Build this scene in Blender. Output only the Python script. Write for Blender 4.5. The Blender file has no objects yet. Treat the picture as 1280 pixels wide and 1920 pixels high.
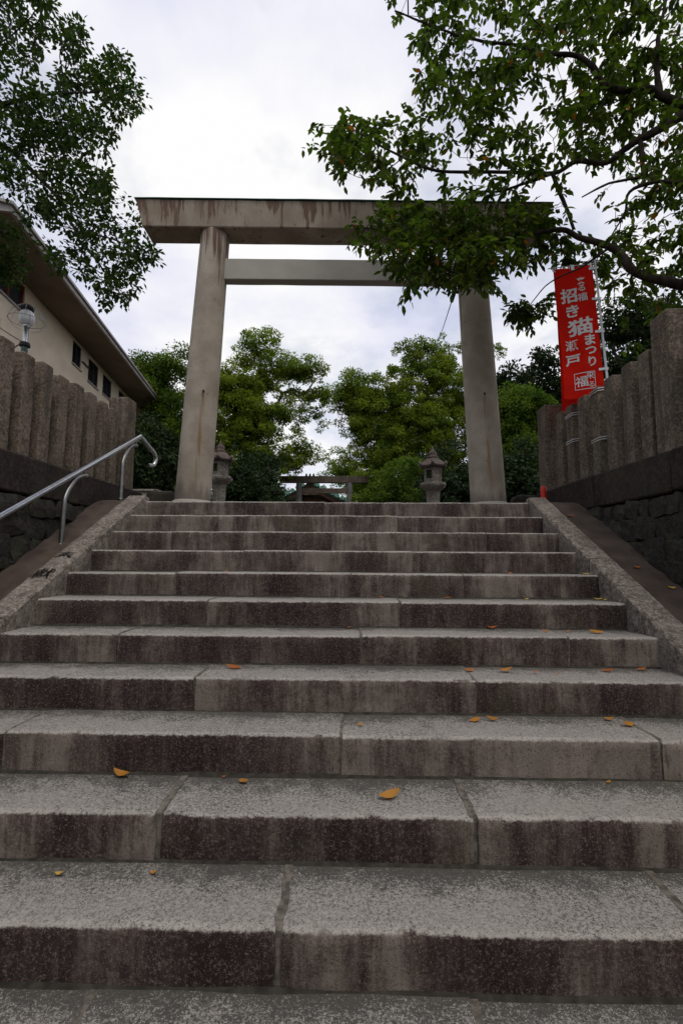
import bpy, bmesh, math, random
import numpy as np
from mathutils import Vector, Matrix, noise as mnoise

scene = bpy.context.scene
COL = scene.collection
R_ = math.radians

# ------------------------------------------------------------------ camera
CAM = Vector((0.138, -4.999, -0.600))
FPX = 879.78                       # focal length in pixels of the 1280 x 1920 photograph
PITCH, YAW, ROLL = 0.0978, -0.0156, 0.0062
FW = Vector((math.sin(YAW)*math.cos(PITCH), math.cos(YAW)*math.cos(PITCH), math.sin(PITCH)))
r0 = Vector((math.cos(YAW), -math.sin(YAW), 0)); u0 = r0.cross(FW)
RT = math.cos(ROLL)*r0 + math.sin(ROLL)*u0
UP = -math.sin(ROLL)*r0 + math.cos(ROLL)*u0
cam = bpy.data.cameras.new('camera'); camo = bpy.data.objects.new('camera', cam); COL.objects.link(camo)
camo.matrix_world = Matrix(((RT.x, UP.x, -FW.x, CAM.x), (RT.y, UP.y, -FW.y, CAM.y), (RT.z, UP.z, -FW.z, CAM.z), (0, 0, 0, 1)))
cam.sensor_fit = 'VERTICAL'; cam.sensor_height = 36; cam.sensor_width = 24; cam.lens = FPX/1920*36
cam.clip_start = 0.05; cam.clip_end = 2000
scene.camera = camo

# ------------------------------------------------------------------ sky, sun, exposure
SUN_EL, SUN_AZ = 60, 150           # degrees; azimuth from +Y clockwise: behind the camera, to the right
w = bpy.data.worlds.new('World'); scene.world = w; w.use_nodes = True
nt = w.node_tree; nt.nodes.clear()
def wn(t, **k):
    n = nt.nodes.new(t)
    for a, b in k.items(): setattr(n, a, b)
    return n
out = wn('ShaderNodeOutputWorld')
sky = wn('ShaderNodeTexSky', sky_type='NISHITA', sun_disc=False, sun_elevation=R_(SUN_EL), sun_rotation=R_(SUN_AZ))
bg1 = wn('ShaderNodeBackground'); bg1.inputs['Strength'].default_value = 0.15
nt.links.new(sky.outputs[0], bg1.inputs[0])
tc = wn('ShaderNodeTexCoord'); sx = wn('ShaderNodeSeparateXYZ'); nt.links.new(tc.outputs['Generated'], sx.inputs[0])
mz = wn('ShaderNodeMath', operation='MAXIMUM'); mz.inputs[1].default_value = 0.0; nt.links.new(sx.outputs[2], mz.inputs[0])
az = wn('ShaderNodeMath', operation='ADD'); az.inputs[1].default_value = 0.22; nt.links.new(mz.outputs[0], az.inputs[0])
dx = wn('ShaderNodeMath', operation='DIVIDE'); nt.links.new(sx.outputs[0], dx.inputs[0]); nt.links.new(az.outputs[0], dx.inputs[1])
dy = wn('ShaderNodeMath', operation='DIVIDE'); nt.links.new(sx.outputs[1], dy.inputs[0]); nt.links.new(az.outputs[0], dy.inputs[1])
cv = wn('ShaderNodeCombineXYZ'); nt.links.new(dx.outputs[0], cv.inputs[0]); nt.links.new(dy.outputs[0], cv.inputs[1])
def wnoise(scale, detail, off, rough=0.55):
    m = wn('ShaderNodeMapping'); m.inputs['Location'].default_value = off; nt.links.new(cv.outputs[0], m.inputs[0])
    n = wn('ShaderNodeTexNoise'); n.inputs['Scale'].default_value = scale; n.inputs['Detail'].default_value = detail
    n.inputs['Roughness'].default_value = rough; nt.links.new(m.outputs[0], n.inputs['Vector']); return n
nA = wnoise(1.25, 6, (3.1, 1.7, 0)); nB = wnoise(1.5, 6, (7.2, 4.4, 2.0))
rA = wn('ShaderNodeValToRGB'); nt.links.new(nA.outputs[0], rA.inputs[0])
rA.color_ramp.elements[0].position = 0.40; rA.color_ramp.elements[0].color = (0.72, 0.74, 0.90, 1)
rA.color_ramp.elements[1].position = 0.58; rA.color_ramp.elements[1].color = (1.0, 0.995, 1.0, 1)
bg2 = wn('ShaderNodeBackground'); bg2.inputs['Strength'].default_value = 1.0; nt.links.new(rA.outputs[0], bg2.inputs[0])
rB = wn('ShaderNodeValToRGB'); nt.links.new(nB.outputs[0], rB.inputs[0])
rB.color_ramp.elements[0].position = 0.41; rB.color_ramp.elements[0].color = (0.55, 0.55, 0.55, 1)
rB.color_ramp.elements[1].position = 0.53; rB.color_ramp.elements[1].color = (1, 1, 1, 1)
mx = wn('ShaderNodeMixShader'); nt.links.new(rB.outputs[0], mx.inputs[0]); nt.links.new(bg1.outputs[0], mx.inputs[1]); nt.links.new(bg2.outputs[0], mx.inputs[2])
nt.links.new(mx.outputs[0], out.inputs[0])
sl = bpy.data.lights.new('sun', 'SUN'); sl.energy = 1.1; sl.angle = R_(24); sl.color = (1.0, 0.93, 0.83)
so = bpy.data.objects.new('sun', sl); COL.objects.link(so)
sd = Vector((math.sin(R_(SUN_AZ))*math.cos(R_(SUN_EL)), math.cos(R_(SUN_AZ))*math.cos(R_(SUN_EL)), math.sin(R_(SUN_EL))))
so.rotation_euler = sd.to_track_quat('Z', 'Y').to_euler()
vs = scene.view_settings; vs.view_transform = 'Standard'; vs.look = 'None'; vs.gamma = 1; vs.exposure = 0.0; vs.use_curve_mapping = False
scene.cycles.max_bounces = 6; scene.cycles.diffuse_bounces = 3; scene.cycles.transparent_max_bounces = 8

# ------------------------------------------------------------------ measured points -> world points
def ray(u, v): return FW + RT*((u-640)/FPX) - UP*((v-960)/FPX)
def atY(u, v, Y): d = ray(u, v); return CAM + d*((Y-CAM.y)/d.y)
def atZ(u, v, Z): d = ray(u, v); return CAM + d*((Z-CAM.z)/d.z)
def atX(u, v, X): d = ray(u, v); return CAM + d*((X-CAM.x)/d.x)

# ------------------------------------------------------------------ object helpers
def link(o, parent=None):
    COL.objects.link(o)
    if parent is not None: o.parent = parent
    return o
def tag(o, label=None, cat=None, group=None, kind=None):
    if label: o['label'] = label
    if cat: o['category'] = cat
    if group: o['group'] = group
    if kind: o['kind'] = kind
    return o
def empty(name, loc, label, cat, group=None, rz=0.0):
    o = bpy.data.objects.new(name, None); o.location = loc; o.rotation_euler = (0, 0, rz); link(o)
    o.empty_display_size = 0.1
    return tag(o, label, cat, group)
def obj(name, me, parent=None, loc=(0, 0, 0), rot=(0, 0, 0), scale=(1, 1, 1)):
    o = bpy.data.objects.new(name, me); o.location = loc; o.rotation_euler = rot; o.scale = scale
    return link(o, parent)

class MB:
    def __init__(s): s.v = []; s.f = []; s.sm = []
    def add(s, vs_, fs, smooth=False):
        b = len(s.v); s.v += [tuple(p) for p in vs_]; s.f += [tuple(i+b for i in q) for q in fs]; s.sm += [smooth]*len(fs); return s
    def box(s, x0, x1, y0, y1, z0, z1, bev=0.0):
        if bev <= 0:
            p = [(x, y, z) for z in (z0, z1) for y in (y0, y1) for x in (x0, x1)]
            return s.add(p, [(0, 2, 3, 1), (4, 5, 7, 6), (0, 1, 5, 4), (2, 6, 7, 3), (0, 4, 6, 2), (1, 3, 7, 5)])
        def ring(z, i): return [(x0+i, y0+bev-0 if False else y0, z), (x1-i, y0, z), (x1, y0+i, z), (x1, y1-i, z), (x1-i, y1, z), (x0+i, y1, z), (x0, y1-i, z), (x0, y0+i, z)]
        def inset(z, i): return [(x0+i+bev, y0+i, z), (x1-i-bev, y0+i, z), (x1-i, y0+i+bev, z), (x1-i, y1-i-bev, z), (x1-i-bev, y1-i, z), (x0+i+bev, y1-i, z), (x0+i, y1-i-bev, z), (x0+i, y0+i+bev, z)]
        rs = [inset(z0, bev*.8), inset(z0+bev, 0), inset(z1-bev, 0), inset(z1, bev*.8)]
        vv = [p for r in rs for p in r]; ff = [tuple(range(7, -1, -1)), tuple(range(24, 32))]
        for a in range(3):
            for i in range(8): j = (i+1) % 8; ff.append((a*8+i, a*8+j, (a+1)*8+j, (a+1)*8+i))
        return s.add(vv, ff)
    def loft(s, rings, closed=True, smooth=True, caps=True):
        n = len(rings[0]); vv = [p for r in rings for p in r]; ff = []
        for a in range(len(rings)-1):
            for i in range(n if closed else n-1):
                j = (i+1) % n; ff.append((a*n+i, a*n+j, (a+1)*n+j, (a+1)*n+i))
        s.add(vv, ff, smooth)
        if caps and closed: s.add(rings[0], [tuple(range(n-1, -1, -1))]); s.add(rings[-1], [tuple(range(n))])
        return s
    def lathe(s, prof, n=24, c=(0, 0, 0), smooth=True, ph=0.0):
        return s.loft([[(c[0]+r*math.cos(ph+2*math.pi*i/n), c[1]+r*math.sin(ph+2*math.pi*i/n), c[2]+z) for i in range(n)] for r, z in prof], smooth=smooth)
    def tube(s, pts, rad, n=8, smooth=True, caps=True):
        pts = [Vector(p) for p in pts]; m = len(pts); rad = rad if hasattr(rad, '__len__') else [rad]*m
        rings = []; ref = None
        for i, p in enumerate(pts):
            t = (pts[min(i+1, m-1)] - pts[max(i-1, 0)]).normalized()
            if ref is None: ref = Vector((0, 0, 1)) if abs(t.z) < .9 else Vector((1, 0, 0))
            a = (ref - t*ref.dot(t)).normalized(); b = t.cross(a); ref = a
            rings.append([tuple(p + (a*math.cos(2*math.pi*k/n) + b*math.sin(2*math.pi*k/n))*rad[i]) for k in range(n)])
        return s.loft(rings, smooth=smooth, caps=caps)
    def mesh(s, name, mat):
        me = bpy.data.meshes.new(name); me.from_pydata(s.v, [], s.f); me.materials.append(mat)
        me.polygons.foreach_set('use_smooth', s.sm); me.update(); return me
    def build(s, name, mat, parent=None, loc=(0, 0, 0), rot=(0, 0, 0)): return obj(name, s.mesh(name, mat), parent, loc, rot)

def smooth_line(pts, k=4):
    pts = [Vector(p) for p in pts]; P = [pts[0]*2-pts[1]] + pts + [pts[-1]*2-pts[-2]]; o = []
    for i in range(1, len(P)-2):
        for j in range(k):
            t = j/k; a, b, c, d = P[i-1], P[i], P[i+1], P[i+2]
            o.append(0.5*((2*b) + (c-a)*t + (2*a-5*b+4*c-d)*t*t + (3*b-a-3*c+d)*t**3))
    o.append(pts[-1]); return o

# ------------------------------------------------------------------ materials
class NG:
    def __init__(s, name):
        s.m = bpy.data.materials.new(name); s.m.use_nodes = True; s.t = s.m.node_tree; s.t.nodes.clear()
        s.out = s.t.nodes.new('ShaderNodeOutputMaterial'); s.p = s.t.nodes.new('ShaderNodeBsdfPrincipled'); s.t.links.new(s.p.outputs[0], s.out.inputs[0])
    def set(s, sock, v):
        if isinstance(v, bpy.types.NodeSocket): s.t.links.new(v, sock)
        elif v is not None:
            if sock.type == 'RGBA' and len(v) == 3: v = (*v, 1)
            sock.default_value = v
    def n(s, t, ins=None, **pr):
        nd = s.t.nodes.new(t)
        for a, b in pr.items(): setattr(nd, a, b)
        for a, b in (ins or {}).items(): s.set(nd.inputs[a], b)
        return nd
    def math(s, op, a, b=None, c=None, clamp=False):
        nd = s.n('ShaderNodeMath', operation=op, use_clamp=clamp)
        for i, x in enumerate((a, b, c)):
            if x is not None: s.set(nd.inputs[i], x)
        return nd.outputs[0]
    def mix(s, f, a, b, bt='MIX'):
        nd = s.n('ShaderNodeMix', data_type='RGBA', blend_type=bt); s.set(nd.inputs[0], f); s.set(nd.inputs[6], a); s.set(nd.inputs[7], b); return nd.outputs[2]
    def noise(s, vec, scale, detail=3, rough=.55): return s.n('ShaderNodeTexNoise', {'Vector': vec, 'Scale': scale, 'Detail': detail, 'Roughness': rough}).outputs[0]
    def ramp(s, f, stops):
        nd = s.n('ShaderNodeValToRGB', {'Fac': f}); cr = nd.color_ramp
        while len(cr.elements) < len(stops): cr.elements.new(0.5)
        for e, (p, c) in zip(cr.elements, stops): e.position = p; e.color = (*c, 1) if hasattr(c, '__len__') else (c, c, c, 1)
        return nd.outputs[0]
    def step(s, x, lo, hi): return s.n('ShaderNodeMapRange', {'Value': x, 'From Min': lo, 'From Max': hi}, clamp=True, interpolation_type='SMOOTHSTEP').outputs[0]
    def map(s, vec, scale=(1, 1, 1), loc=(0, 0, 0)): return s.n('ShaderNodeMapping', {'Vector': vec, 'Scale': scale, 'Location': loc}).outputs[0]
    def coords(s, obj_space=True, jitter=True):
        tcn = s.n('ShaderNodeTexCoord'); v = tcn.outputs['Object'] if obj_space else s.n('ShaderNodeNewGeometry').outputs['Position']
        s.raw = v
        if jitter:
            rnd = s.n('ShaderNodeObjectInfo').outputs['Random']; s.rnd = rnd
            k = s.math('MULTIPLY', rnd, 61.0); cb = s.n('ShaderNodeCombineXYZ', {0: k, 1: s.math('MULTIPLY', rnd, 23.0), 2: s.math('MULTIPLY', rnd, 11.0)}).outputs[0]
            v = s.n('ShaderNodeVectorMath', {0: v, 1: cb}, operation='ADD').outputs[0]
        return v
    def bump(s, h, strength=.4, dist=.004):
        s.t.links.new(s.n('ShaderNodeBump', {'Height': h, 'Strength': strength, 'Distance': dist}).outputs[0], s.p.inputs['Normal'])
    def done(s, col, rough=.8, spec=.3, metal=0.0):
        s.set(s.p.inputs['Base Color'], col); s.set(s.p.inputs['Roughness'], rough); s.p.inputs['Specular IOR Level'].default_value = spec
        s.p.inputs['Metallic'].default_value = metal; return s.m

STEP_R, STEP_T, HALF = 0.18, 0.3357, 2.0575

def mat_step():
    g = NG('weathered_step_granite'); v = g.coords(); wp = g.n('ShaderNodeNewGeometry').outputs['Position']
    X, Y, Z = g.n('ShaderNodeSeparateXYZ', {0: g.raw}).outputs
    oy = g.math('DIVIDE', Y, STEP_T)
    fine = g.noise(v, 230, 2, .65); grain = g.noise(v, 85, 4, .7); coarse = g.noise(v, 38, 3, .7); mid = g.noise(v, 11, 4); big = g.noise(v, 2.3, 3)
    dirt = g.noise(wp, 1.1, 4, .6)
    tread = g.step(g.math('ADD', Z, g.math('MULTIPLY', g.math('SUBTRACT', coarse, .5), .026)), -.014, -.005)
    sp = g.math('ADD', g.math('ADD', g.math('MULTIPLY', fine, .34), g.math('MULTIPLY', grain, .42)), g.math('MULTIPLY', coarse, .24))
    # tread: pale worn granite, black lichen specks that thicken towards the untrodden back
    edge = g.math('ADD', oy, g.math('MULTIPLY', g.math('SUBTRACT', mid, .5), .9))
    dens = g.math('ADD', g.math('MULTIPLY', g.step(edge, .28, 1.10), .19), .415)
    dens = g.math('ADD', dens, g.math('MULTIPLY', g.math('SUBTRACT', big, .5), .20))
    dens = g.math('ADD', dens, g.math('MULTIPLY', g.math('SUBTRACT', dirt, .5), .16))
    sf = g.math('ADD', g.math('MULTIPLY', fine, .5), g.math('MULTIPLY', grain, .5)); lich = g.step(g.math('SUBTRACT', dens, sf), -.085, .075)
    pale = g.ramp(sf, [(.38, (.20, .183, .163)), (.52, (.325, .30, .272)), (.64, (.45, .42, .38))])
    worn = g.math('ADD', oy, g.math('MULTIPLY', g.math('SUBTRACT', g.noise(v, 6, 3), .5), .22))
    pale = g.mix(g.math('MULTIPLY', g.step(worn, .11, .0), .55), pale, (.49, .45, .41))
    tcol = g.mix(g.math('MULTIPLY', lich, .88), pale, (.064, .060, .052))
    # riser: separate runs of dark red-brown growth, some reaching the foot, between paler bare granite
    st = g.noise(g.map(v, (2.6, 1, .9)), 1.0, 4, .6); st1 = g.noise(g.map(v, (10, 2, 1.5)), 1.0, 5, .68); st2 = g.noise(g.map(v, (46, 10, 3)), 1.0, 3, .7)
    run = g.math('ADD', st1, g.math('MULTIPLY', Z, .35)); run = g.step(run, .40, .56)
    s = g.math('ADD', g.math('ADD', g.math('MULTIPLY', st, .46), g.math('MULTIPLY', st1, .33)), g.math('MULTIPLY', g.math('ADD', g.math('MULTIPLY', st2, .5), g.math('MULTIPLY', g.noise(v, 16, 4, .65), .5)), .23))
    s = g.math('ADD', s, g.math('MULTIPLY', g.math('SUBTRACT', g.rnd, .5), .07)); s = g.math('ADD', g.math('SUBTRACT', s, .016), g.math('MULTIPLY', g.math('SUBTRACT', .5, dirt), .12))
    rc = g.ramp(s, [(.40, (.030, .018, .017)), (.455, (.062, .042, .038)), (.505, (.125, .098, .085)), (.57, (.29, .245, .208))])
    rc = g.mix(g.math('MULTIPLY', run, .28), rc, (.036, .023, .021))
    rc = g.mix(g.math('MULTIPLY', g.step(sf, .51, .63), .58), rc, (.29, .25, .218))
    rc = g.mix(g.math('MULTIPLY', g.step(sf, .48, .38), .65), rc, (.022, .016, .015))
    rc = g.mix(g.math('MULTIPLY', g.step(g.noise(v, 2.6, 3), .58, .70), .35), rc, (.10, .088, .055))
    col = g.mix(tread, rc, tcol)
    g.bump(g.math('ADD', g.math('MULTIPLY', sp, 1.0), g.math('MULTIPLY', mid, .5)), .8, .008)
    return g.done(col, .88, .2)
def mat_granite(name, base, dark, light, speck=90, streak=.5, streak_col=(.05, .035, .03), sscale=(9, 9, .7), moss=0.0, obj_space=True):
    g = NG(name); v = g.coords(obj_space)
    fine = g.noise(v, speck*1.9, 2, .6); gr = g.noise(v, speck, 3, .6); mid = g.noise(v, 5.5, 4); big = g.noise(v, 1.4, 3)
    c = g.mix(g.step(mid, .32, .70), dark, base)
    co = g.noise(v, speck*.5, 3, .7); c = g.mix(g.math('MULTIPLY', g.step(co, .52, .62), .55), c, light); c = g.mix(g.math('MULTIPLY', g.step(co, .47, .38), .6), c, tuple(x*.4 for x in dark))
    c = g.mix(g.math('MULTIPLY', g.step(gr, .54, .68), .55), c, light)
    c = g.mix(g.math('MULTIPLY', g.step(fine, .47, .35), .6), c, tuple(x*.35 for x in dark))
    s = g.noise(g.map(v, sscale), 1.0, 5, .6)
    c = g.mix(g.math('MULTIPLY', g.step(s, .50, .66), streak), c, streak_col)
    if moss: c = g.mix(g.math('MULTIPLY', g.step(big, .5, .66), moss), c, (.07, .08, .045))
    g.bump(g.math('ADD', g.math('MULTIPLY', gr, .6), g.math('MULTIPLY', mid, .5)), .45, .005)
    return g.done(c, .87, .2)
def mat_torii(name, rust=False, top=None, band=.5, grey=0.0, brown=0.0):
    """pale granite; dark red-brown runs that start at height `top`, and a rust run below the iron hook"""
    g = NG(name); v = g.coords(True, True); X, Y, Z = g.n('ShaderNodeSeparateXYZ', {0: g.raw}).outputs
    fine = g.noise(v, 120, 2, .7); gr = g.noise(v, 55, 3, .7); mid = g.noise(v, 3.2, 4); big = g.noise(v, .9, 3)
    c = g.mix(g.step(mid, .3, .7), (.29, .245, .190), (.41, .357, .285))
    c = g.mix(g.math('MULTIPLY', g.step(gr, .55, .7), .4), c, (.50, .43, .35))
    c = g.mix(g.math('MULTIPLY', g.step(fine, .44, .32), .55), c, (.13, .11, .09))
    c = g.mix(g.math('MULTIPLY', g.step(big, .5, .68), .25), c, (.24, .20, .155))
    spots = g.noise(v, 14, 2); c = g.mix(g.math('MULTIPLY', g.step(spots, .70, .75), .6), c, (.10, .08, .07))
    if top is not None:
        s = g.noise(g.map(v, (13, 13, .5)), 1.0, 4, .65); reach = g.math('DIVIDE', g.math('SUBTRACT', top, Z), band)
        k = g.step(g.math('SUBTRACT', s, g.math('MULTIPLY', reach, .16)), .44, .54)
        patch = g.step(g.noise(g.map(v, (1.7, 1.7, .2)), 1.0, 2), .30, .46)
        c = g.mix(g.math('MULTIPLY', g.math('MULTIPLY', k, patch), .85), c, (.090, .042, .030))
    if rust:
        wob = g.math('MULTIPLY', g.math('SUBTRACT', g.noise(g.map(v, (0, 0, 2.2)), 1.0, 3), .5), .05)
        dxn = g.math('ABSOLUTE', g.math('ADD', g.math('ADD', X, g.math('SUBTRACT', g.math('MULTIPLY', Z, -rust[2]), rust[0])), wob))
        k = g.step(dxn, .034, .006); k = g.math('MULTIPLY', k, g.step(Y, 0, -.05)); k = g.math('MULTIPLY', k, g.step(Z, rust[1]+.0, rust[1]-.03))
        k = g.math('MULTIPLY', k, g.step(Z, .15, .75)); k = g.math('MULTIPLY', k, g.step(g.noise(g.map(v, (30, 30, 2)), 1.0, 3), .3, .6))
        c = g.mix(g.math('MULTIPLY', k, .8), c, (.22, .115, .04))
        foot = g.step(g.math('ADD', Z, g.math('MULTIPLY', g.math('SUBTRACT', g.noise(g.map(v, (9, 9, 2.0)), 1.0, 4), .5), .7)), .42, .12)
        c = g.mix(g.math('MULTIPLY', foot, .6), c, (.085, .07, .065))
    if brown: c = g.mix(g.math('MULTIPLY', g.step(g.noise(g.map(v, (2.2, 2.2, 1.2)), 1.0, 4), .30, .62), brown), c, (.185, .125, .080))
    if grey: c = g.mix(grey, c, (.40, .385, .345))
    g.bump(g.math('ADD', gr, mid), .3, .003)
    return g.done(c, .85, .25)
def mat_plain(name, col, rough=.7, spec=.3, metal=0.0, var=.25, scale=6, obj_space=True):
    g = NG(name); v = g.coords(obj_space); n_ = g.noise(v, scale, 4); f_ = g.noise(v, scale*14, 2)
    c = g.mix(g.step(n_, .3, .7), tuple(x*(1-var) for x in col), tuple(min(1, x*(1+var*.6)) for x in col))
    c = g.mix(g.math('MULTIPLY', g.step(f_, .5, .7), var*.5), c, tuple(x*.6 for x in col))
    g.bump(f_, .15, .002)
    return g.done(c, rough, spec, metal)
def mat_leaf(name, stops, trans=.35, rough=.5, spec=.35, patch=0.0):
    g = NG(name)
    r = g.n('ShaderNodeNewGeometry').outputs['Random Per Island']; o_ = g.n('ShaderNodeObjectInfo').outputs['Random']
    f = g.math('FRACT', g.math('ADD', r, g.math('MULTIPLY', o_, 7.13)))
    c = g.ramp(f, stops)
    if patch: c = g.mix(g.step(g.noise(g.n('ShaderNodeNewGeometry').outputs['Position'], patch, 3), .38, .62), g.mix(1.0, c, (.72, .78, .78), 'MULTIPLY'), g.mix(1.0, c, (1.38, 1.24, 1.0), 'MULTIPLY'))
    g.done(c, rough, spec)
    tr = g.n('ShaderNodeBsdfTranslucent', {'Color': g.mix(1.0, c, (1.0, 1.25, .5), 'MULTIPLY')})
    ms = g.n('ShaderNodeMixShader', {0: trans, 1: g.p.outputs[0], 2: tr.outputs[0]}); g.t.links.new(ms.outputs[0], g.out.inputs[0])
    return g.m
def mat_bark(name, col):
    g = NG(name); v = g.coords(); n_ = g.noise(g.map(v, (14, 14, 4)), 1.0, 5); c = g.mix(g.step(n_, .35, .65), tuple(x*.45 for x in col), col)
    g.bump(n_, .8, .02); return g.done(c, .95, .1)

M = {}
M['step'] = mat_step()
M['cap'] = mat_granite('sloping_cap_granite', (.255, .220, .185), (.150, .126, .104), (.41, .36, .31), 60, .25, (.12, .10, .09), (3, 3, 3))
M['mortar'] = mat_plain('old_mortar', (.165, .147, .123), .95, .1, var=.5, scale=34)
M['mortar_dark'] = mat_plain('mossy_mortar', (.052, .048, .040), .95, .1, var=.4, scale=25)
M['fence'] = mat_granite('fence_granite', (.185, .145, .108), (.100, .076, .057), (.30, .245, .19), 80, .55, (.052, .040, .034), (10, 10, .8), .15)
M['coping'] = mat_granite('stained_coping', (.044, .031, .026), (.024, .017, .015), (.066, .050, .042), 60, .6, (.02, .015, .014), (7, 7, .8), .2)
M['rubble'] = mat_granite('dark_rubble', (.050, .043, .036), (.020, .017, .015), (.10, .09, .078), 40, .4, (.02, .02, .018), (4, 4, 3), .5)
M['ramp'] = mat_plain('brown_concrete_ramp', (.092, .069, .056), .9, .15, var=.3, scale=5)
M['torii_beam'] = mat_torii('torii_granite_beam', None, .38, .5, brown=.40)
M['torii_tie'] = mat_torii('torii_granite_tie', grey=.65)
M['steel'] = mat_plain('brushed_steel', (.44, .45, .455), .24, .5, 1.0, var=.12, scale=20)
M['steel_dull'] = mat_plain('dull_steel', (.30, .30, .29), .42, .5, 1.0, var=.2, scale=20)
M['iron'] = mat_plain('dark_iron', (.03, .026, .024), .7, .3)
M['plaza'] = mat_granite('plaza_paving', (.15, .132, .112), (.10, .086, .072), (.21, .19, .165), 60, .3, obj_space=False)
M['earth'] = mat_plain('dark_earth', (.075, .062, .048), .95, .1, var=.4, scale=2, obj_space=False)
M['lantern'] = mat_granite('lantern_granite', (.205, .180, .152), (.105, .092, .078), (.31, .28, .245), 50, .45, (.075, .058, .05), (12, 12, 1.5), .25)
M['lantern_cap'] = mat_granite('lantern_cap_stone', (.135, .100, .084), (.078, .057, .049), (.20, .165, .145), 50, .4, (.06, .045, .04), (12, 12, 2), .2)
M['bark'] = mat_bark('dark_bark', (.050, .038, .030))
M['bark_far'] = mat_bark('grey_brown_bark', (.075, .060, .048))
M['cherry'] = mat_leaf('cherry_leaf', [(0, (.034, .054, .010)), (.4, (.058, .088, .014)), (.75, (.086, .122, .020)), (.988, (.12, .15, .026)), (.993, (.30, .085, .02))], .52, .45, .2)
M['camphor'] = mat_leaf('camphor_leaf', [(0, (.022, .040, .012)), (.5, (.036, .062, .017)), (.9, (.058, .088, .024)), (1, (.085, .105, .03))], .38, .55, .12)
M['far_green'] = mat_leaf('bright_camphor_leaf', [(0, (.080, .115, .016)), (.5, (.140, .195, .027)), (.9, (.205, .26, .042)), (1, (.24, .27, .055))], .50, .6, .10, .75)
M['far_mid'] = mat_leaf('mid_green_leaf', [(0, (.046, .080, .013)), (.5, (.080, .130, .020)), (.9, (.120, .175, .030)), (1, (.14, .18, .04))], .48, .6, .10, .9)
M['far_dark'] = mat_leaf('dark_evergreen_leaf', [(0, (.016, .028, .012)), (.5, (.026, .046, .018)), (1, (.045, .070, .026))], .22, .6, .12)
M['dry_a'] = mat_leaf('orange_dry_leaf', [(0, (.40, .15, .02)), (1, (.50, .23, .035))], .15)
M['dry_b'] = mat_leaf('rust_dry_leaf', [(0, (.34, .10, .025)), (1, (.46, .16, .03))], .15)
M['dry_c'] = mat_leaf('yellow_dry_leaf', [(0, (.50, .34, .05)), (1, (.55, .36, .06))], .15)
M['plaster'] = mat_plain('cream_render', (.72, .61, .47), .9, .15, var=.10, scale=1.2)
M['soffit'] = mat_plain('brown_soffit', (.20, .155, .115), .85, .2, var=.18, scale=1.0)
M['fascia'] = mat_plain('grey_fascia', (.36, .33, .31), .7, .3, var=.2, scale=2)
M['frame'] = mat_plain('dark_window_frame', (.035, .030, .028), .5, .4)
M['glass'] = NG('window_glass').done((.035, .042, .048), .06, .6)
M['curtain'] = mat_plain('curtain_cloth', (.30, .30, .29), .9, .1, var=.3, scale=8)
M['red_frame'] = mat_plain('red_brown_frame', (.16, .045, .03), .6, .3)
M['white'] = mat_plain('white_plastic', (.72, .72, .72), .45, .4, var=.08)
M['pole_white'] = mat_plain('white_pole', (.66, .66, .68), .4, .4, var=.08)
M['print'] = mat_plain('printed_white', (.60, .58, .57), .8, .15, var=.08)
M['carve'] = mat_plain('carved_black', (.012, .011, .010), .9, .1)
def mat_cloth():
    g = NG('red_banner_cloth'); v = g.coords(True, False); wv = g.noise(v, 420, 1); bigv = g.noise(v, 5, 3)
    c = g.mix(g.step(bigv, .3, .7), (.62, .014, .006), (.74, .020, .008)); g.bump(wv, .2, .001); g.done(c, .85, .1)
    tr = g.n('ShaderNodeBsdfTranslucent', {'Color': (.80, .02, .008, 1)}); ms = g.n('ShaderNodeMixShader', {0: .35, 1: g.p.outputs[0], 2: tr.outputs[0]}); g.t.links.new(ms.outputs[0], g.out.inputs[0]); return g.m
M['cloth'] = mat_cloth()
M['red'] = mat_plain('red_plastic', (.60, .025, .012), .45, .4, var=.08)
M['green_paint'] = mat_plain('dark_green_paint', (.012, .060, .042), .4, .5)
M['lamp_glass'] = mat_plain('frosted_lamp_glass', (.66, .65, .64), .25, .5, var=.06)
M['copper'] = mat_plain('green_copper', (.15, .33, .25), .65, .3, var=.35, scale=5)
M['copper_dark'] = mat_plain('dark_green_copper', (.055, .125, .095), .7, .3, var=.35, scale=5)
M['wood'] = mat_plain('brown_timber', (.125, .070, .045), .8, .2, var=.3, scale=4)
M['wood_pale'] = mat_plain('pale_timber', (.34, .245, .16), .8, .2, var=.25, scale=4)
M['torii_wood'] = mat_plain('weathered_beam_wood', (.105, .080, .060), .85, .2, var=.3, scale=3)
M['torii_post'] = mat_plain('grey_far_pillar', (.135, .128, .118), .85, .2, var=.25, scale=3)
M['beige_block'] = mat_plain('beige_block', (.42, .37, .28), .9, .15, var=.2, scale=4)

rng = random.Random(7)
def jit(p, a, f=3.0, seed=0.0):
    q = Vector((p[0]*f+seed, p[1]*f+seed*1.7, p[2]*f-seed)); n_ = mnoise.noise_vector(q); return (p[0]+n_.x*a, p[1]+n_.y*a, p[2]+n_.z*a)

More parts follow.
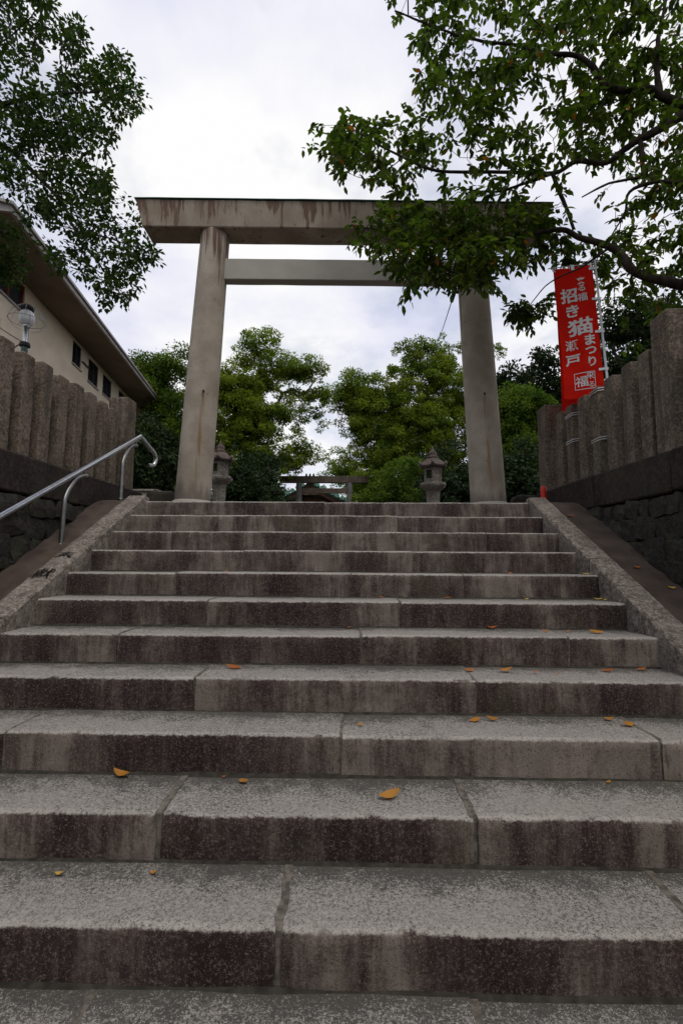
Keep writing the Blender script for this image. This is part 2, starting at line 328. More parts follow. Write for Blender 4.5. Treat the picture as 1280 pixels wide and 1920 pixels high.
# ------------------------------------------------------------------ ground and plaza (setting)
def sheet():
    ys = [(-400, -2.36), (-4.40, -2.36), (-4.2, -2.5), (0.30, -0.35), (0.34, -0.02), (600, -0.02)]
    b = MB(); xs = [-600, 600]
    b.add([(x, y, z) for y, z in ys for x in xs], [(2*i, 2*i+1, 2*i+3, 2*i+2) for i in range(len(ys)-1)])
    return b.build('ground', M['earth'])
tag(sheet(), 'dark earth ground below the stairs and under the trees behind', 'ground', kind='structure')
b = MB(); b.box(-HALF-.5, HALF+.5, .352, 40, -.10, -.004)
tag(b.build('plaza', M['plaza']), 'stone paved approach at the head of the stairs', 'paving', kind='structure')
b = MB(); b.box(-2.6, 2.6, -9.0, -4.38, -2.45, -2.345)
tag(b.build('pavement', M['plaza']), 'stone paved landing at the foot of the stairs', 'pavement', kind='structure')
for s, nm in ((-1, 'left'), (1, 'right')):
    b = MB(); x0, x1 = sorted((s*2.72, s*40)); b.box(x0, x1, -9, 1.02, -2.6, .215)
    tag(b.build('terrace', M['earth']), 'raised earth bank behind the %s stone fence' % nm, 'bank', kind='structure')

# ------------------------------------------------------------------ staircase
ST = empty('stone_staircase', (0, 0, 0), 'wide weathered granite staircase climbing to the torii', 'staircase')
joints = {0: [-.124, -1.35, 1.25], 1: [.624, -.9], 2: [-.022, -1.5, 1.4], 3: [.674, -.75], 4: [.158, 1.017, -1.2], 5: [.499, -.85], 6: [.219, -1.3, 1.5],
          7: [-.702, .836], 8: [.104, -1.5, 1.6], 9: [-.616, .644], 10: [-.083, -1.4, 1.3], 11: [-.664, .533], 12: [.0, -1.3, 1.3]}
def step_block(x0, x1, k, seed):
    L = x1-x0; n_ = max(6, int(L/.022)); T2 = STEP_T+.06
    near = min(1.0, .35+k*.09)
    prof = [(0.0, -STEP_R-.03), (0.0, -STEP_R*.6), (0.0, -.045), (.0, -.016), (.006, -.005), (.018, 0), (.06, 0), (.16, .0), (T2, 0)]
    rings = []
    for i in range(n_+1):
        x = -L/2+L*i/n_; ring = []
        wob = mnoise.noise(Vector((x*3+seed, seed, 0)))*.006
        for j, (y, z) in enumerate(prof):
            p = (x, y, z); amp = .0035
            ch = mnoise.noise(Vector((x*11+seed*3, j*.25, seed)))+.5*mnoise.noise(Vector((x*31, j*.4, seed+9)))
            if j in (3, 4, 5): y += max(0, ch-.08)*.015*near; z -= max(0, ch-.10)*.015*near
            q = jit((x+seed, y*4, z*4), amp, 5.0); dy_, dz_ = q[1]-y*4, q[2]-z*4
            ex = 0
            if i in (0, n_): ex = (mnoise.noise(Vector((y*17, z*17, seed*(1+i)))))*.010
            ring.append((x+ex, y+dy_+wob, z+dz_*(1 if j < 8 else .3)))
        rings.append(ring)
    m = MB(); m.loft(rings, closed=False, smooth=True, caps=False)
    np_ = len(prof)
    for r, fl in ((rings[0], 1), (rings[-1], 0)):
        idx = list(range(np_)); rr = r + [(r[-1][0], r[-1][1], -STEP_R-.03)]
        ids = tuple(range(np_+1)); m.add(rr, [ids if fl else ids[::-1]])
    return m
for k in range(13):
    cuts = sorted([-HALF] + joints[k] + [HALF]); gap = .003 if k < 4 else (.005 if k < 7 else (.006 if k < 9 else .010))
    for a, c_ in zip(cuts[:-1], cuts[1:]):
        sd_ = k*7.31+a*3.7; xa = a+(gap if a > -HALF else .002); xb = c_-(gap if c_ < HALF else .002)
        dz_ = rng.uniform(-.004, .004); dy_ = rng.uniform(-.006, .006)
        me = step_block(xa, xb, k, sd_).mesh('step_block', M['step'])
        obj('step_block', me, ST, ((xa+xb)/2, -k*STEP_T+dy_, -k*STEP_R+dz_), (0, rng.uniform(-.0012, .0012), rng.uniform(-.0016, .0016)))
    for x in joints[k]:
        m = MB(); wd = gap*1.55; rr = []
        prof = [(.006, -STEP_R-.02), (.005, -.06), (.006, -.012), (.018, -.003), (.05, -.003), (.09, -.003), (.13, -.003), (.17, -.003), (.21, -.003), (.25, -.004), (.29, -.003), (STEP_T+.04, -.003)]
        for sgn in (-1, 1):
            rr.append([(sgn*wd+mnoise.noise(Vector((y*11, z*11, x*9+k)))*gap*1.1+mnoise.noise(Vector((y*30, sgn*3, x+k)))*gap*.7, y, z+.0045+mnoise.noise(Vector((y*20, k, x)))*.002) for y, z in prof])
        m.loft(rr, closed=False, smooth=False, caps=False); m.build('mortar_joint', M['mortar'], ST, (x, -k*STEP_T, -k*STEP_R))
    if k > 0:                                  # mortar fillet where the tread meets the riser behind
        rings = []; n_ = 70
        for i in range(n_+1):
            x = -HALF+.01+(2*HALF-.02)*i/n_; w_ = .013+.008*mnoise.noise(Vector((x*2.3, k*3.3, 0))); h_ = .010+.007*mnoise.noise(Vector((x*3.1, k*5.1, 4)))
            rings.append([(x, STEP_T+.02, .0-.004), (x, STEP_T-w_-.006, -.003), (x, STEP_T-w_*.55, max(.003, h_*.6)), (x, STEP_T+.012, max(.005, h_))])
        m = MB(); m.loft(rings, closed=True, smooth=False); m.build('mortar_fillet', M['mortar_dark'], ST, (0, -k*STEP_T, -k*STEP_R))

# sloping cap stones at both sides; top surface .055 above the nosing line
SL = STEP_R/STEP_T
def cap_stone(side, ya, yb, seed):
    n_ = max(4, int((yb-ya)/.045)); rings = []
    for i in range(n_+1):
        y = ya+(yb-ya)*i/n_; z = min(y, .0)*SL+.055-(max(0, y)*.10); ring = []
        inn, outr = side*(HALF-.004), side*(HALF+.185)
        pr = [(inn, z-.62), (inn, z-.10), (inn, z-.014), (inn+side*.012, z), (inn+side*.09, z+.002), (outr-side*.012, z), (outr, z-.014), (outr, z-.62)]
        for j, (x, zz) in enumerate(pr):
            ch = mnoise.noise(Vector((y*26, j*2.0, seed)))
            if j in (2, 3): x += side*max(0, ch-.05)*.022; zz -= max(0, ch-.05)*.018
            if j in (5, 6): x -= side*max(0, ch-.1)*.018
            ring.append((x, y, zz+mnoise.noise(Vector((y*9, j, seed)))*.0022))
        rings.append(ring if side > 0 else ring[::-1])
    m = MB(); m.loft(rings, closed=True, smooth=False); return m
for side, cuts in ((-1, (-4.5, -2.9, -1.966, .10)), (1, (-4.5, -2.6, -1.205, .10))):
    for a, c_ in zip(cuts[:-1], cuts[1:]):
        dz_ = rng.uniform(-.004, .004)
        o = cap_stone(side, a+.006, c_-.006, a*3+side).build('cap_stone', M['cap'], ST, (0, 0, dz_))
    for y in cuts[1:-1]:
        m = MB(); x0, x1 = sorted((side*(HALF+.003), side*(HALF+.178))); z = y*SL+.055
        m.add([(x0, y-.01, z-.01*SL-.012), (x1, y-.01, z-.01*SL-.012), (x1, y+.01, z+.01*SL-.012), (x0, y+.01, z+.01*SL-.012)], [(0, 1, 2, 3)])
        m.build('mortar_joint', M['mortar_dark'], ST)

# text -> flat mesh
def glyph(body, size=1.0, bold=0.0):
    c = bpy.data.curves.new('lettering', 'FONT'); c.body = body; c.size = size; c.offset = bold; c.align_x = 'CENTER'; c.resolution_u = 2
    o = bpy.data.objects.new('lettering_source', c); COL.objects.link(o); bpy.context.view_layer.update()
    me = bpy.data.meshes.new_from_object(o.evaluated_get(bpy.context.evaluated_depsgraph_get()))
    bpy.data.objects.remove(o); bpy.data.curves.remove(c)
    vs_ = [(v.co.x, v.co.y) for v in me.vertices]; fs = [tuple(p.vertices) for p in me.polygons]; bpy.data.meshes.remove(me)
    ys = [v[1] for v in vs_]; xs = [v[0] for v in vs_]; cx, cy = (max(xs)+min(xs))/2, (max(ys)+min(ys))/2
    return [(x-cx, y-cy) for x, y in vs_], fs
# carved dedication on the left cap: reads up the slope
for ch, (u, v) in (('奉', (121, 1043)), ('獻', (82, 1077))):
    y = atX(u, v, -2.148); yc = y.y
    gv, gf = glyph(ch, .150, .0008); cs = math.cos(math.atan(SL)); sn = math.sin(math.atan(SL))
    m = MB(); m.add([(-2.15+gx, yc+gy*cs, (yc*SL+.055)+gy*sn+.0145) for gx, gy in gv], gf)
    m.build('carved_character', M['carve'], ST)

# ------------------------------------------------------------------ side ramps
for side, nm in ((-1, 'left'), (1, 'right')):
    x0, x1 = sorted((side*(HALF+.178), side*2.60)); rings = []
    for i in range(60):
        y = -4.6+i*.0815
        z = min(y, -.03)*SL+.012 if y < -.12 else (-.12*SL+.012)+(.03+.12*SL)*(1-math.exp(-(y+.12)*6))
        rings.append([(x0, y, z-.5), (x1, y, z-.5)] + [(x1+(x0-x1)*t, y, z+mnoise.noise(Vector((x1+t, y*2.5, side)))*.007) for t in (0, .33, .66, 1)])
    m = MB(); m.loft(rings, closed=True, smooth=False)
    tag(m.build('side_ramp', M['ramp']), 'brown concrete strip sloping between the %s cap stones and the rubble wall' % nm, 'ramp', kind='structure')

# ------------------------------------------------------------------ retaining walls with rubble, and the fences on them
def lump(seed):
    bm = bmesh.new(); bmesh.ops.create_cube(bm, size=1.0); bmesh.ops.subdivide_edges(bm, edges=bm.edges[:], cuts=1, use_grid_fill=True)
    for v in bm.verts:
        c = v.co; n_ = Vector((c.x, c.y, c.z)); r = n_.length; c *= (0.5/r)*.45+.62
        q = mnoise.noise_vector(c*2.6+Vector((seed, seed*2, 0))); v.co = c+q*.13
    me = bpy.data.meshes.new('stone'); bm.to_mesh(me); bm.free(); me.materials.append(M['rubble']); return me
LUMPS = [lump(i*3.7) for i in range(9)]
def fence_post_mesh(w_, d_, h_, seed):
    m = MB(); rings = []; zs = [0, .05, h_*.25, h_*.5, h_*.75, h_-.035, h_-.012, h_]
    for z in zs:
        ins = 0 if z < h_-.02 else (.002 if z < h_-.005 else .014)
        bv = .006; a, b2 = w_/2-ins, d_/2-ins
        pr = [(-a+bv, -b2), (a-bv, -b2), (a, -b2+bv), (a, b2-bv), (a-bv, b2), (-a+bv, b2), (-a, b2-bv), (-a, -b2+bv)]
        rings.append([jit((x, y, z), .004, 4.0, seed) for x, y in pr])
    m.loft(rings, smooth=False); return m
for side, nm in ((-1, 'left'), (1, 'right')):
    WL = empty('retaining_wall', (side*2.6, -2, 0), 'dark rubble retaining wall with stained coping %s' % ('beside the handrail' if side < 0 else 'under the red banner'), 'wall')
    m = MB(); x0, x1 = sorted((side*2.60, side*2.80)); m.box(x0, x1, -6.5, 1.08, -3.0, -.10)
    o = m.build('mortar_backing', M['mortar_dark'], WL, (-side*2.6, 2, 0))
    ys = [-6.5, -5.2, -3.9, -2.75, -1.62 if side < 0 else -1.45, -.35, 1.08]
    for a, c_ in zip(ys[:-1], ys[1:]):
        x0, x1 = sorted((side*2.565, side*2.93)); m = MB(); m.box(x0, x1, a+.004, c_-.004, -.085, .238, .014)
        m.v = [jit(p, .008, 2.3, side*4+a) for p in m.v]
        m.build('coping_stone', M['coping'], WL, (-side*2.6, 2, 0))
    y = -3.0; rr = random.Random(11+side)
    z = -.105; rows = []
    while z > -2.0:
        h_ = rr.uniform(.11, .19); y = -3.1
        while y < .25:
            wd = rr.uniform(.11, .27); yc, zc = y+wd/2, z-h_/2+rr.uniform(-.015, .015)
            if zc+h_/2 > min(yc, 0)*SL-.02:
                o = obj('stone', rr.choice(LUMPS), WL, (-side*2.6+side*(2.60+rr.uniform(-.012, .022)), yc+2, zc), (rr.uniform(-.2, .2), rr.uniform(-.15, .15), rr.uniform(-.2, .2)), (rr.uniform(.09, .13), wd*1.06, h_*1.08))
            y += wd
        z -= h_
    FN = empty('stone_fence', (side*2.71, -.3, .24), 'row of square granite fence posts on the %s wall' % nm, 'fence')
    n_ = 13
    ysr = [.52, .245, -.03, -.31, -.59, -.87, -1.115, -1.375, -1.70, -1.96, -2.22, -2.48, -2.74]
    for i in range(n_):
        big = (side > 0 and i == 7)
        yy = (.41-.2555*i if side < 0 else ysr[i])+rng.uniform(-.006, .006)
        h_ = .92+rng.uniform(-.012, .012); w_, d_ = .20, .145
        if big: h_, w_, d_ = 1.13, .24, .21
        m = fence_post_mesh(w_, d_, h_, i*2.3+side)
        m.build('post', M['fence'], FN, (side*.02+rng.uniform(-.008, .008), yy+.3, -.008), (rng.uniform(-.008, .008), rng.uniform(-.006, .006), rng.uniform(-.03, .03)))
    if side < 0:
        m = MB(); m.box(-.055, .055, -3.3, .98, 0, .74, .01); m.v = [jit(p, .006, 3) for p in m.v]; m.build('back_slab', M['coping'], FN, (-.155, .0, -.004))  # slab added behind the posts to block light and darken their gaps
    m = fence_post_mesh(.24, .23, 1.16 if side < 0 else 1.13, 50+side); m.build('end_post', M['fence'], FN, (side*.01, (.74 if side < 0 else .93)+.3, -.02))
    m = MB(); m.box(-.13, .13, -.14, .12, -.26, .0, .01); m.build('post_base', M['coping'], FN, (side*.01, (.75 if side < 0 else .94)+.3, -.004))

# ------------------------------------------------------------------ handrail
HR = empty('handrail', (-2.385, 0, 0), 'stainless steel tube handrail with bent supports on the left ramp', 'handrail')
HX = -2.385
p_lo = atX(0, 968, HX); p_hi = atX(264, 819, HX)
dr = (p_hi-p_lo).normalized(); ext = p_lo-dr*2.6
tip = [p_hi, atX(288, 838, HX-.01)+Vector((.02, .0, 0)), ]
hook = [(HX, p_hi.y+.02, p_hi.z-.004), (HX+.04, p_hi.y+.17, p_hi.z-.09), (HX+.075, p_hi.y+.26, p_hi.z-.16), (HX+.08, p_hi.y+.28, p_hi.z-.23), (HX+.065, p_hi.y+.25, p_hi.z-.30), (HX+.03, p_hi.y+.19, p_hi.z-.315)]
m = MB(); m.tube([ext-Vector((HX, 0, 0)), p_lo-Vector((HX, 0, 0)), p_hi-Vector((HX, 0, 0))], .0265, 16)
m.build('rail', M['steel'], HR, (HX+2.385, 0, 0))
m = MB(); m.tube([Vector(q)-Vector((HX, 0, 0)) for q in smooth_line([tuple(p_hi)]+hook, 5)], .0262, 14); m.build('rail_end', M['steel'], HR)
def rail_z(y): return p_lo.z+(p_hi.z-p_lo.z)*(y-p_lo.y)/(p_hi.y-p_lo.y)
for (u, v) in ((115, 1020), (226, 935)):
    bp = atX(u, v, HX); y0 = bp.y; zb = bp.z-.02
    yj = y0+.33; zj = rail_z(yj)-.085; zc = rail_z(y0)-.17
    pts = [(0, y0, zb), (0, y0+.002, zb+(zc-zb)*.5), (0, y0+.004, zc-.05), (0, y0+.016, zc+.01), (0, y0+.06, zc+.09), (0, y0+.16, zj-.06), (0, y0+.25, zj-.015), (0, yj, zj)]
    m = MB(); m.tube(smooth_line(pts, 5), .0205, 12); po = m.build('post', M['steel_dull'], HR)
    m = MB(); m.tube([(0, yj-.02, zj), (0, yj-.02, rail_z(yj-.02)-.012)], .007, 8); m.build('bracket', M['steel_dull'], po)
    m = MB(); m.lathe([(.036, 0), (.036, .006), (.022, .010)], 16, (0, y0, zb+.016)); m.build('base_flange', M['steel_dull'], po)

# ------------------------------------------------------------------ torii
TR = empty('torii', (0, 1.25, 0), 'large pale granite torii with stained top beam at the stair head', 'torii', rz=R_(1.3))
ZT = 3.95
for side, bx, tx, hole in ((-1, -1.956, -1.764, .085), (1, 2.018, 1.835, -.02)):
    mt = mat_torii('torii_granite_pillar', (hole, 1.56, (tx-bx)/ZT), ZT, 1.1)
    m = MB(); rings = []; n_ = 48
    for i in range(25):
        t = i/24; z = t*(ZT+.02); r = .232+(.196-.232)*t+.004*math.sin(t*3.1)
        rings.append([((tx-bx)*t+r*math.cos(2*math.pi*k/n_), r*math.sin(2*math.pi*k/n_), z) for k in range(n_)])
    m.loft(rings); pl = m.build('pillar', mt, TR, (bx, 0, .0))
    m = MB(); m.lathe([(.27, -.02), (.27, .10), (.255, .135), (.226, .150)], 40); m.build('base_ring', M['torii_tie'], pl)
    m = MB(); t = 1.58/ZT; m.tube([((tx-bx)*t+hole, -.195, 1.59), ((tx-bx)*t+hole, -.232, 1.585)], .014, 10); m.tube([((tx-bx)*t+hole, -.23, 1.592), ((tx-bx)*t+hole, -.236, 1.555)], .008, 8); m.build('iron_hook', M['iron'], pl)
def beam(xl, xr, ins, y0b, y1b, y0t, y1t, z0, z1, n_=60, amp=.004, bev=.012):
    rings = []
    for i in range(n_+1):
        t = i/n_; ring = []
        for y, z in ((y0b+bev, z0), (y1b-bev, z0), (y1b, z0+bev), (y1t, z1-bev), (y1t-bev, z1), (y0t+bev, z1), (y0t, z1-bev), (y0t*.66+y0b*.34, z0+(z1-z0)*.66), (y0t*.33+y0b*.67, z0+(z1-z0)*.33), (y0b, z0+bev)):
            f = (z-z0)/(z1-z0); a, c_ = xl-ins*f, xr+ins*f; x = a+(c_-a)*t
            q = jit((x, y*3, z*3), amp, 2.2); ring.append((x, y+(q[1]-y*3), z+(q[2]-z*3)))
        rings.append(ring)
    m = MB(); m.loft(rings, smooth=False); return m
beam(-2.73, 2.80, .10, -.20, .165, -.24, .22, 0, .372).build('top_beam', M['torii_beam'], TR, (.02, 0, ZT-.03))
m = MB(); rings = []
for i in range(41):
    x = -2.845+5.76*i/40; rings.append([(x, -.262, 0), (x, .24, 0), (x, .235, .013+.004*mnoise.noise(Vector((x*3, 0, 0)))), (x, -.255, .012+.005*mnoise.noise(Vector((x*3, 5, 0))))])
m.loft(rings, smooth=False); m.build('beam_cover', M['copper_dark'], TR, (.02, 0, ZT+.3435))
beam(-1.66, 1.72, 0, -.075, .075, -.075, .075, 0, .305, 40, .003, .008).build('tie_beam', M['torii_tie'], TR, (0, 0, 3.245))

# ------------------------------------------------------------------ small things beside the torii
m = MB(); rings = []
for z, s_ in ((-.02, 1), (.10, 1.0), (.20, .97), (.255, .86), (.275, .6)):
    rings.append([jit((.19*s_*math.copysign(abs(math.cos(a))**.5, math.cos(a)), .15*s_*math.copysign(abs(math.sin(a))**.5, math.sin(a)), z), .008, 5) for a in [2*math.pi*i/20 for i in range(20)]])
m.loft(rings); tag(m.build('boundary_stone', M['coping'], None, (2.55, 1.42, -.01)), 'low dark round-topped stone beside the right pillar', 'stone')
m = MB(); m.lathe([(.036, 0), (.036, .22), (.033, .255), (.022, .277), (.004, .285)], 20); bo = m.build('bollard', M['red'], None, (2.47, .62, -.005)); tag(bo, 'small red round-topped bollard by the right end post', 'bollard')
m = MB(); m.lathe([(.055, 0), (.055, .015), (.037, .03)], 20); m.build('base', M['red'], bo)
b = MB(); b.box(-.40, .40, -.2, .2, 0, .215, .012); low = b.build('low_wall', M['beige_block'], None, (-3.1, 2.0, .14)); tag(low, 'low beige block wall behind the left end post', 'wall')
b = MB(); b.box(-.43, .43, -.23, .23, .215, .25, .008); b.build('coping', M['cap'], low)
b = MB(); b.box(-.43, .43, -.23, .23, -.20, .0, .008); b.build('footing', M['coping'], low)
b = MB(); rings = [[jit((x*s_, y*s_, z), .006, 6) for x, y in ((-.19, -.16), (.19, -.16), (.19, .16), (-.19, .16))] for z, s_ in ((-.02, 1), (.27, 1), (.30, .93), (.325, .55))]
b.loft(rings, smooth=False); tag(b.build('marker_stone', M['coping'], None, (-2.49, 1.6, 0)), 'dark square marker stone at the foot of the left pillar', 'stone')

# ------------------------------------------------------------------ stone lanterns
def lantern(loc, label, rz):
    L = empty('stone_lantern', loc, label, 'lantern', 'stone lanterns behind the torii', rz)
    h6 = math.pi/6
    m = MB(); m.lathe([(.36, 0), (.36, .14), (.31, .17), (.30, .26), (.22, .33)], 6, ph=h6, smooth=False); m.build('base', M['lantern'], L)
    m = MB(); m.lathe([(.165, .33), (.15, .40), (.145, .70), (.15, .98), (.165, 1.05)], 20); sh = m.build('shaft', M['lantern'], L)
    m = MB(); m.lathe([(.17, .60), (.17, .66)], 20); m.build('band', M['lantern'], sh)
    m = MB(); m.lathe([(.16, 1.05), (.24, 1.11), (.285, 1.17), (.29, 1.22), (.27, 1.245), (.20, 1.255)], 6, ph=h6, smooth=False); pf = m.build('platform', M['lantern'], L)
    for i in range(6):
        a = h6+i*math.pi/3; m = MB(); m.lathe([(.02, -.05), (.05, -.02), (.05, .03), (.02, .05)], 8, (0, 0, 0)); m.build('petal', M['lantern'], pf, (.265*math.cos(a), .265*math.sin(a), 1.19))
    fb = MB()
    for i in range(6):                          # fire box: six corner posts with sill and head, openings between
        a = h6+i*math.pi/3; c, s_ = math.cos(a), math.sin(a)
        fb.tube([(.185*c, .185*s_, 1.25), (.185*c, .185*s_, 1.57)], .030, 6)
    fb.lathe([(.19, 1.25), (.205, 1.26), (.20, 1.34)], 6, ph=h6, smooth=False); fb.lathe([(.20, 1.525), (.205, 1.58)], 6, ph=h6, smooth=False)
    fbo = fb.build('fire_box', M['lantern'], L)
    for i in (1, 3, 5):
        a = i*math.pi/3; m = MB(); m.box(-.012, .012, -.09, .09, 1.34, 1.525); o = m.build('side_panel', M['lantern'], fbo, (.165*math.cos(a), .165*math.sin(a), 0), (0, 0, a))
    m = MB(); rings = []
    for r, z in ((.20, 1.575), (.31, 1.585), (.335, 1.62), (.29, 1.665), (.22, 1.73), (.15, 1.79), (.12, 1.81)):
        ring = []
        for i in range(24):
            a = h6+2*math.pi*i/24; c6 = math.cos(math.pi/6)/math.cos(((a-h6) % (math.pi/3))-math.pi/6); up = .035*((r/.335)**3)*max(0, (c6**-1 if False else (1/ c6 if False else c6))-.9)
            lift = .03*(r/.335)**3*(abs(((i % 4)-2))/2.0)**2
            ring.append((r*c6*math.cos(a), r*c6*math.sin(a), z+lift))
        rings.append(ring)
    m.loft(rings, smooth=False); cp = m.build('roof', M['lantern_cap'], L)
    for i in range(6):
        a = h6+i*math.pi/3; m = MB(); m.lathe([(.012, -.03), (.032, -.015), (.036, .02), (.018, .05)], 8); m.build('roof_curl', M['lantern'], cp, (.325*math.cos(a), .325*math.sin(a), 1.665))
    m = MB(); m.lathe([(.12, 1.805), (.135, 1.83), (.125, 1.85), (.085, 1.865), (.10, 1.90), (.092, 1.945), (.05, 1.985), (.028, 2.02), (.018, 2.075), (.004, 2.09)], 16); m.build('finial', M['lantern_cap'], L)
lantern((-2.80, 5.5, -.02), 'tall stone lantern half hidden behind the left pillar', .12)
lantern((2.03, 5.5, -.15), 'tall stone lantern standing left of the right pillar', -.16)

# ------------------------------------------------------------------ small torii and shrine hall far behind
FT = empty('far_torii', (-1.29, 22, 0), 'smaller brown torii far behind in front of the shrine hall', 'torii')
beam(-2.62, 2.50, .06, -.16, .16, -.19, .19, 0, .38, 20, .003).build('top_beam', M['torii_wood'], FT, (.03, 0, 3.74))
beam(-1.45, 1.45, 0, -.06, .06, -.06, .06, 0, .30, 10, .002).build('tie_beam', M['torii_wood'], FT, (0, 0, 3.13))
for s in (-1, 1):
    m = MB(); m.lathe([(.20, 0), (.18, 2), (.165, 3.75)], 24); m.build('pillar', M['torii_post'], FT, (s*1.47, 0, 0))
SH = empty('shrine_hall', (-2.85, 32, 0), 'shrine hall with green copper gable roof behind the small torii', 'building')
for s in (-1, 1):
    rf = []
    for i in range(13):
        t = i/12; x = s*(t*4.6); z = 5.35-2.75*(t**.82)*.92+.25*t*t; rf.append((x, z))
    m = MB(); rings = [[(x, -1.2, z), (x, 8, z), (x, 8, z-.16), (x, -1.2, z-.16)] for x, z in rf]; m.loft(rings if s > 0 else [r[::-1] for r in rings], smooth=False); ro = m.build('roof', M['copper_dark'], SH)
    for i in range(12):                         # copper ribs along the verge
        x, z = rf[i]; x2, z2 = rf[i+1]; mm = MB(); mm.tube([(x*.5+x2*.5, -1.42, z*.5+z2*.5+.10), (x*.5+x2*.5, -.4, z*.5+z2*.5+.10)], .17, 8); mm.build('verge_tile', M['copper'], ro)
    m = MB(); rings = [[(x, -1.10, z-.165), (x, -1.0, z-.165), (x, -1.0, z-.50), (x, -1.10, z-.50)] for x, z in rf]; m.loft(rings if s > 0 else [r[::-1] for r in rings], smooth=False); m.build('barge_board', M['wood'], SH)
m = MB(); m.add([(-1.0, -.9, 4.28), (1.0, -.9, 4.28), (0, -.9, 5.05), (-1.0, -.8, 4.28), (1.0, -.8, 4.28), (0, -.8, 5.05)], [(0, 1, 2), (5, 4, 3), (0, 3, 4, 1), (1, 4, 5, 2), (2, 5, 3, 0)]); m.build('gable_panel', M['wood_pale'], SH)
m = MB(); m.tube([(0, -.98, 4.42), (0, -.90, 4.42)], .13, 12); m.build('gable_ornament', M['wood'], SH)
m = MB(); m.box(-.22, .22, -1.5, 8.2, 5.33, 5.62, .03); rd = m.build('ridge', M['copper_dark'], SH)
for x in (-.28, 0, .28):
    m = MB(); m.lathe([(.06, 0), (.09, .08), (.07, .18), (.02, .26)], 8); m.build('ridge_ornament', M['iron'], rd, (x, -1.45, 5.60))
m = MB(); m.box(-3.6, 3.6, 0, 7.5, 0, 4.2); m.build('wall', M['wood'], SH)
for x in (-3.3, -1.1, 1.1, 3.3):
    m = MB(); m.tube([(x, -.1, 0), (x, -.1, 3.6)], .15, 12); m.build('column', M['wood'], SH)

# ------------------------------------------------------------------ building on the left
BA = math.atan((520-653)/880); BD = Vector((math.sin(BA), math.cos(BA), 0)); BN = Vector((BD.y, -BD.x, 0)); OFF = -7.646
B0 = BN*OFF; BL = empty('apartment_building', (B0.x, B0.y, 0), 'cream rendered building with deep brown eaves behind the left fence', 'building')
BL.rotation_euler = (0, 0, math.atan2(-BD.x, BD.y))            # local +Y runs along the wall, +X points out of it
def bbox(name, mat, x0, x1, y0, y1, z0, z1, parent=BL, bev=0): m = MB(); m.box(x0, x1, y0, y1, z0, z1, bev); return m.build(name, mat, parent)
EZ = 6.86; Y0b, Y1b = 6.7, 27.0
wins = [(7.0, 8.42, 6.05, 6.80, 1), (11.50, 12.22, 5.97, 6.76, 0), (12.86, 13.83, 5.86, 6.72, 0), (14.31, 15.3, 5.9, 6.70, 0), (16.2, 17.2, 5.9, 6.7, 0), (6.9, 7.35, 4.1, 5.35, 1)]
# wall built round its openings: bands of wall between the windows
zb0, zb1 = 5.80, 6.815
bbox('wall', M['plaster'], -6, 0, Y0b, Y1b, -.5, 3.9)
segs = []
top_w = sorted([w_ for w_ in wins if w_[2] > 5.5]); ycur = Y0b
wl = bbox('wall', M['plaster'], -6, -.001, 7.42, Y1b, 3.9, zb0)
bbox('wall', M['plaster'], -6, 0, Y0b, 6.88, 3.9, zb0); bbox('wall', M['plaster'], -6, -.0015, 6.88, 7.42, 5.36, zb0); bbox('wall', M['plaster'], -6, -.0015, 6.88, 7.42, 3.9, 4.09)
for (ya, yb, za, zb_, cur) in top_w:
    bbox('wall', M['plaster'], -6, 0, ycur, ya, zb0, EZ)
    bbox('wall', M['plaster'], -6, -.002, ya, yb, zb0, za); bbox('wall', M['plaster'], -6, -.002, ya, yb, zb_, EZ); ycur = yb
bbox('wall', M['plaster'], -6, 0, ycur, Y1b, zb0, EZ)
for (ya, yb, za, zb_, cur) in wins:
    W_ = bbox('window', M['glass'], -.13, -.11, ya, yb, za, zb_)
    if cur: bbox('curtain', M['curtain'], -.26, -.24, ya, ya+(yb-ya)*.62, za, zb_, W_)
    fm = M['red_frame'] if cur else M['frame']; t = .045
    for nm, (a, c_, d_, e_) in (('frame', (ya, yb, za, za+t)), ('frame', (ya, yb, zb_-t, zb_)), ('frame', (ya, ya+t, za+t, zb_-t)), ('frame', (yb-t, yb, za+t, zb_-t)), ('mullion', ((ya+yb)/2-t/2, (ya+yb)/2+t/2, za+t, zb_-t))):
        bbox(nm, fm, -.14, -.03, a, c_, d_, e_, W_)
    bbox('sill', M['fascia'], -.03, .05, ya-.03, yb+.03, za-.05, za-.004, W_)
bbox('soffit', M['soffit'], -7, 1.15, 5.45, Y1b+1, EZ+.002, EZ+.06)
fa = bbox('fascia', M['fascia'], 1.12, 1.19, 5.41, Y1b+1, EZ-.02, EZ+.16); bbox('fascia', M['fascia'], -7, 1.12, 5.41, 5.47, EZ-.02, EZ+.16)
m = MB(); m.add([(1.25, 5.33, EZ+.17), (1.25, Y1b+1, EZ+.17), (-6, Y1b+1, EZ+1.5), (-6, 5.33, EZ+1.5), (1.25, 5.33, EZ+.10), (1.25, Y1b+1, EZ+.10), (-6, Y1b+1, EZ+1.4), (-6, 5.33, EZ+1.4)], [(0, 1, 2, 3), (7, 6, 5, 4), (0, 4, 5, 1), (1, 5, 6, 2), (2, 6, 7, 3), (3, 7, 4, 0)]); m.build('roof', M['fascia'], BL)
bbox('pipe', M['frame'], .02, .06, 12.24, 12.84, 6.28, 6.32)

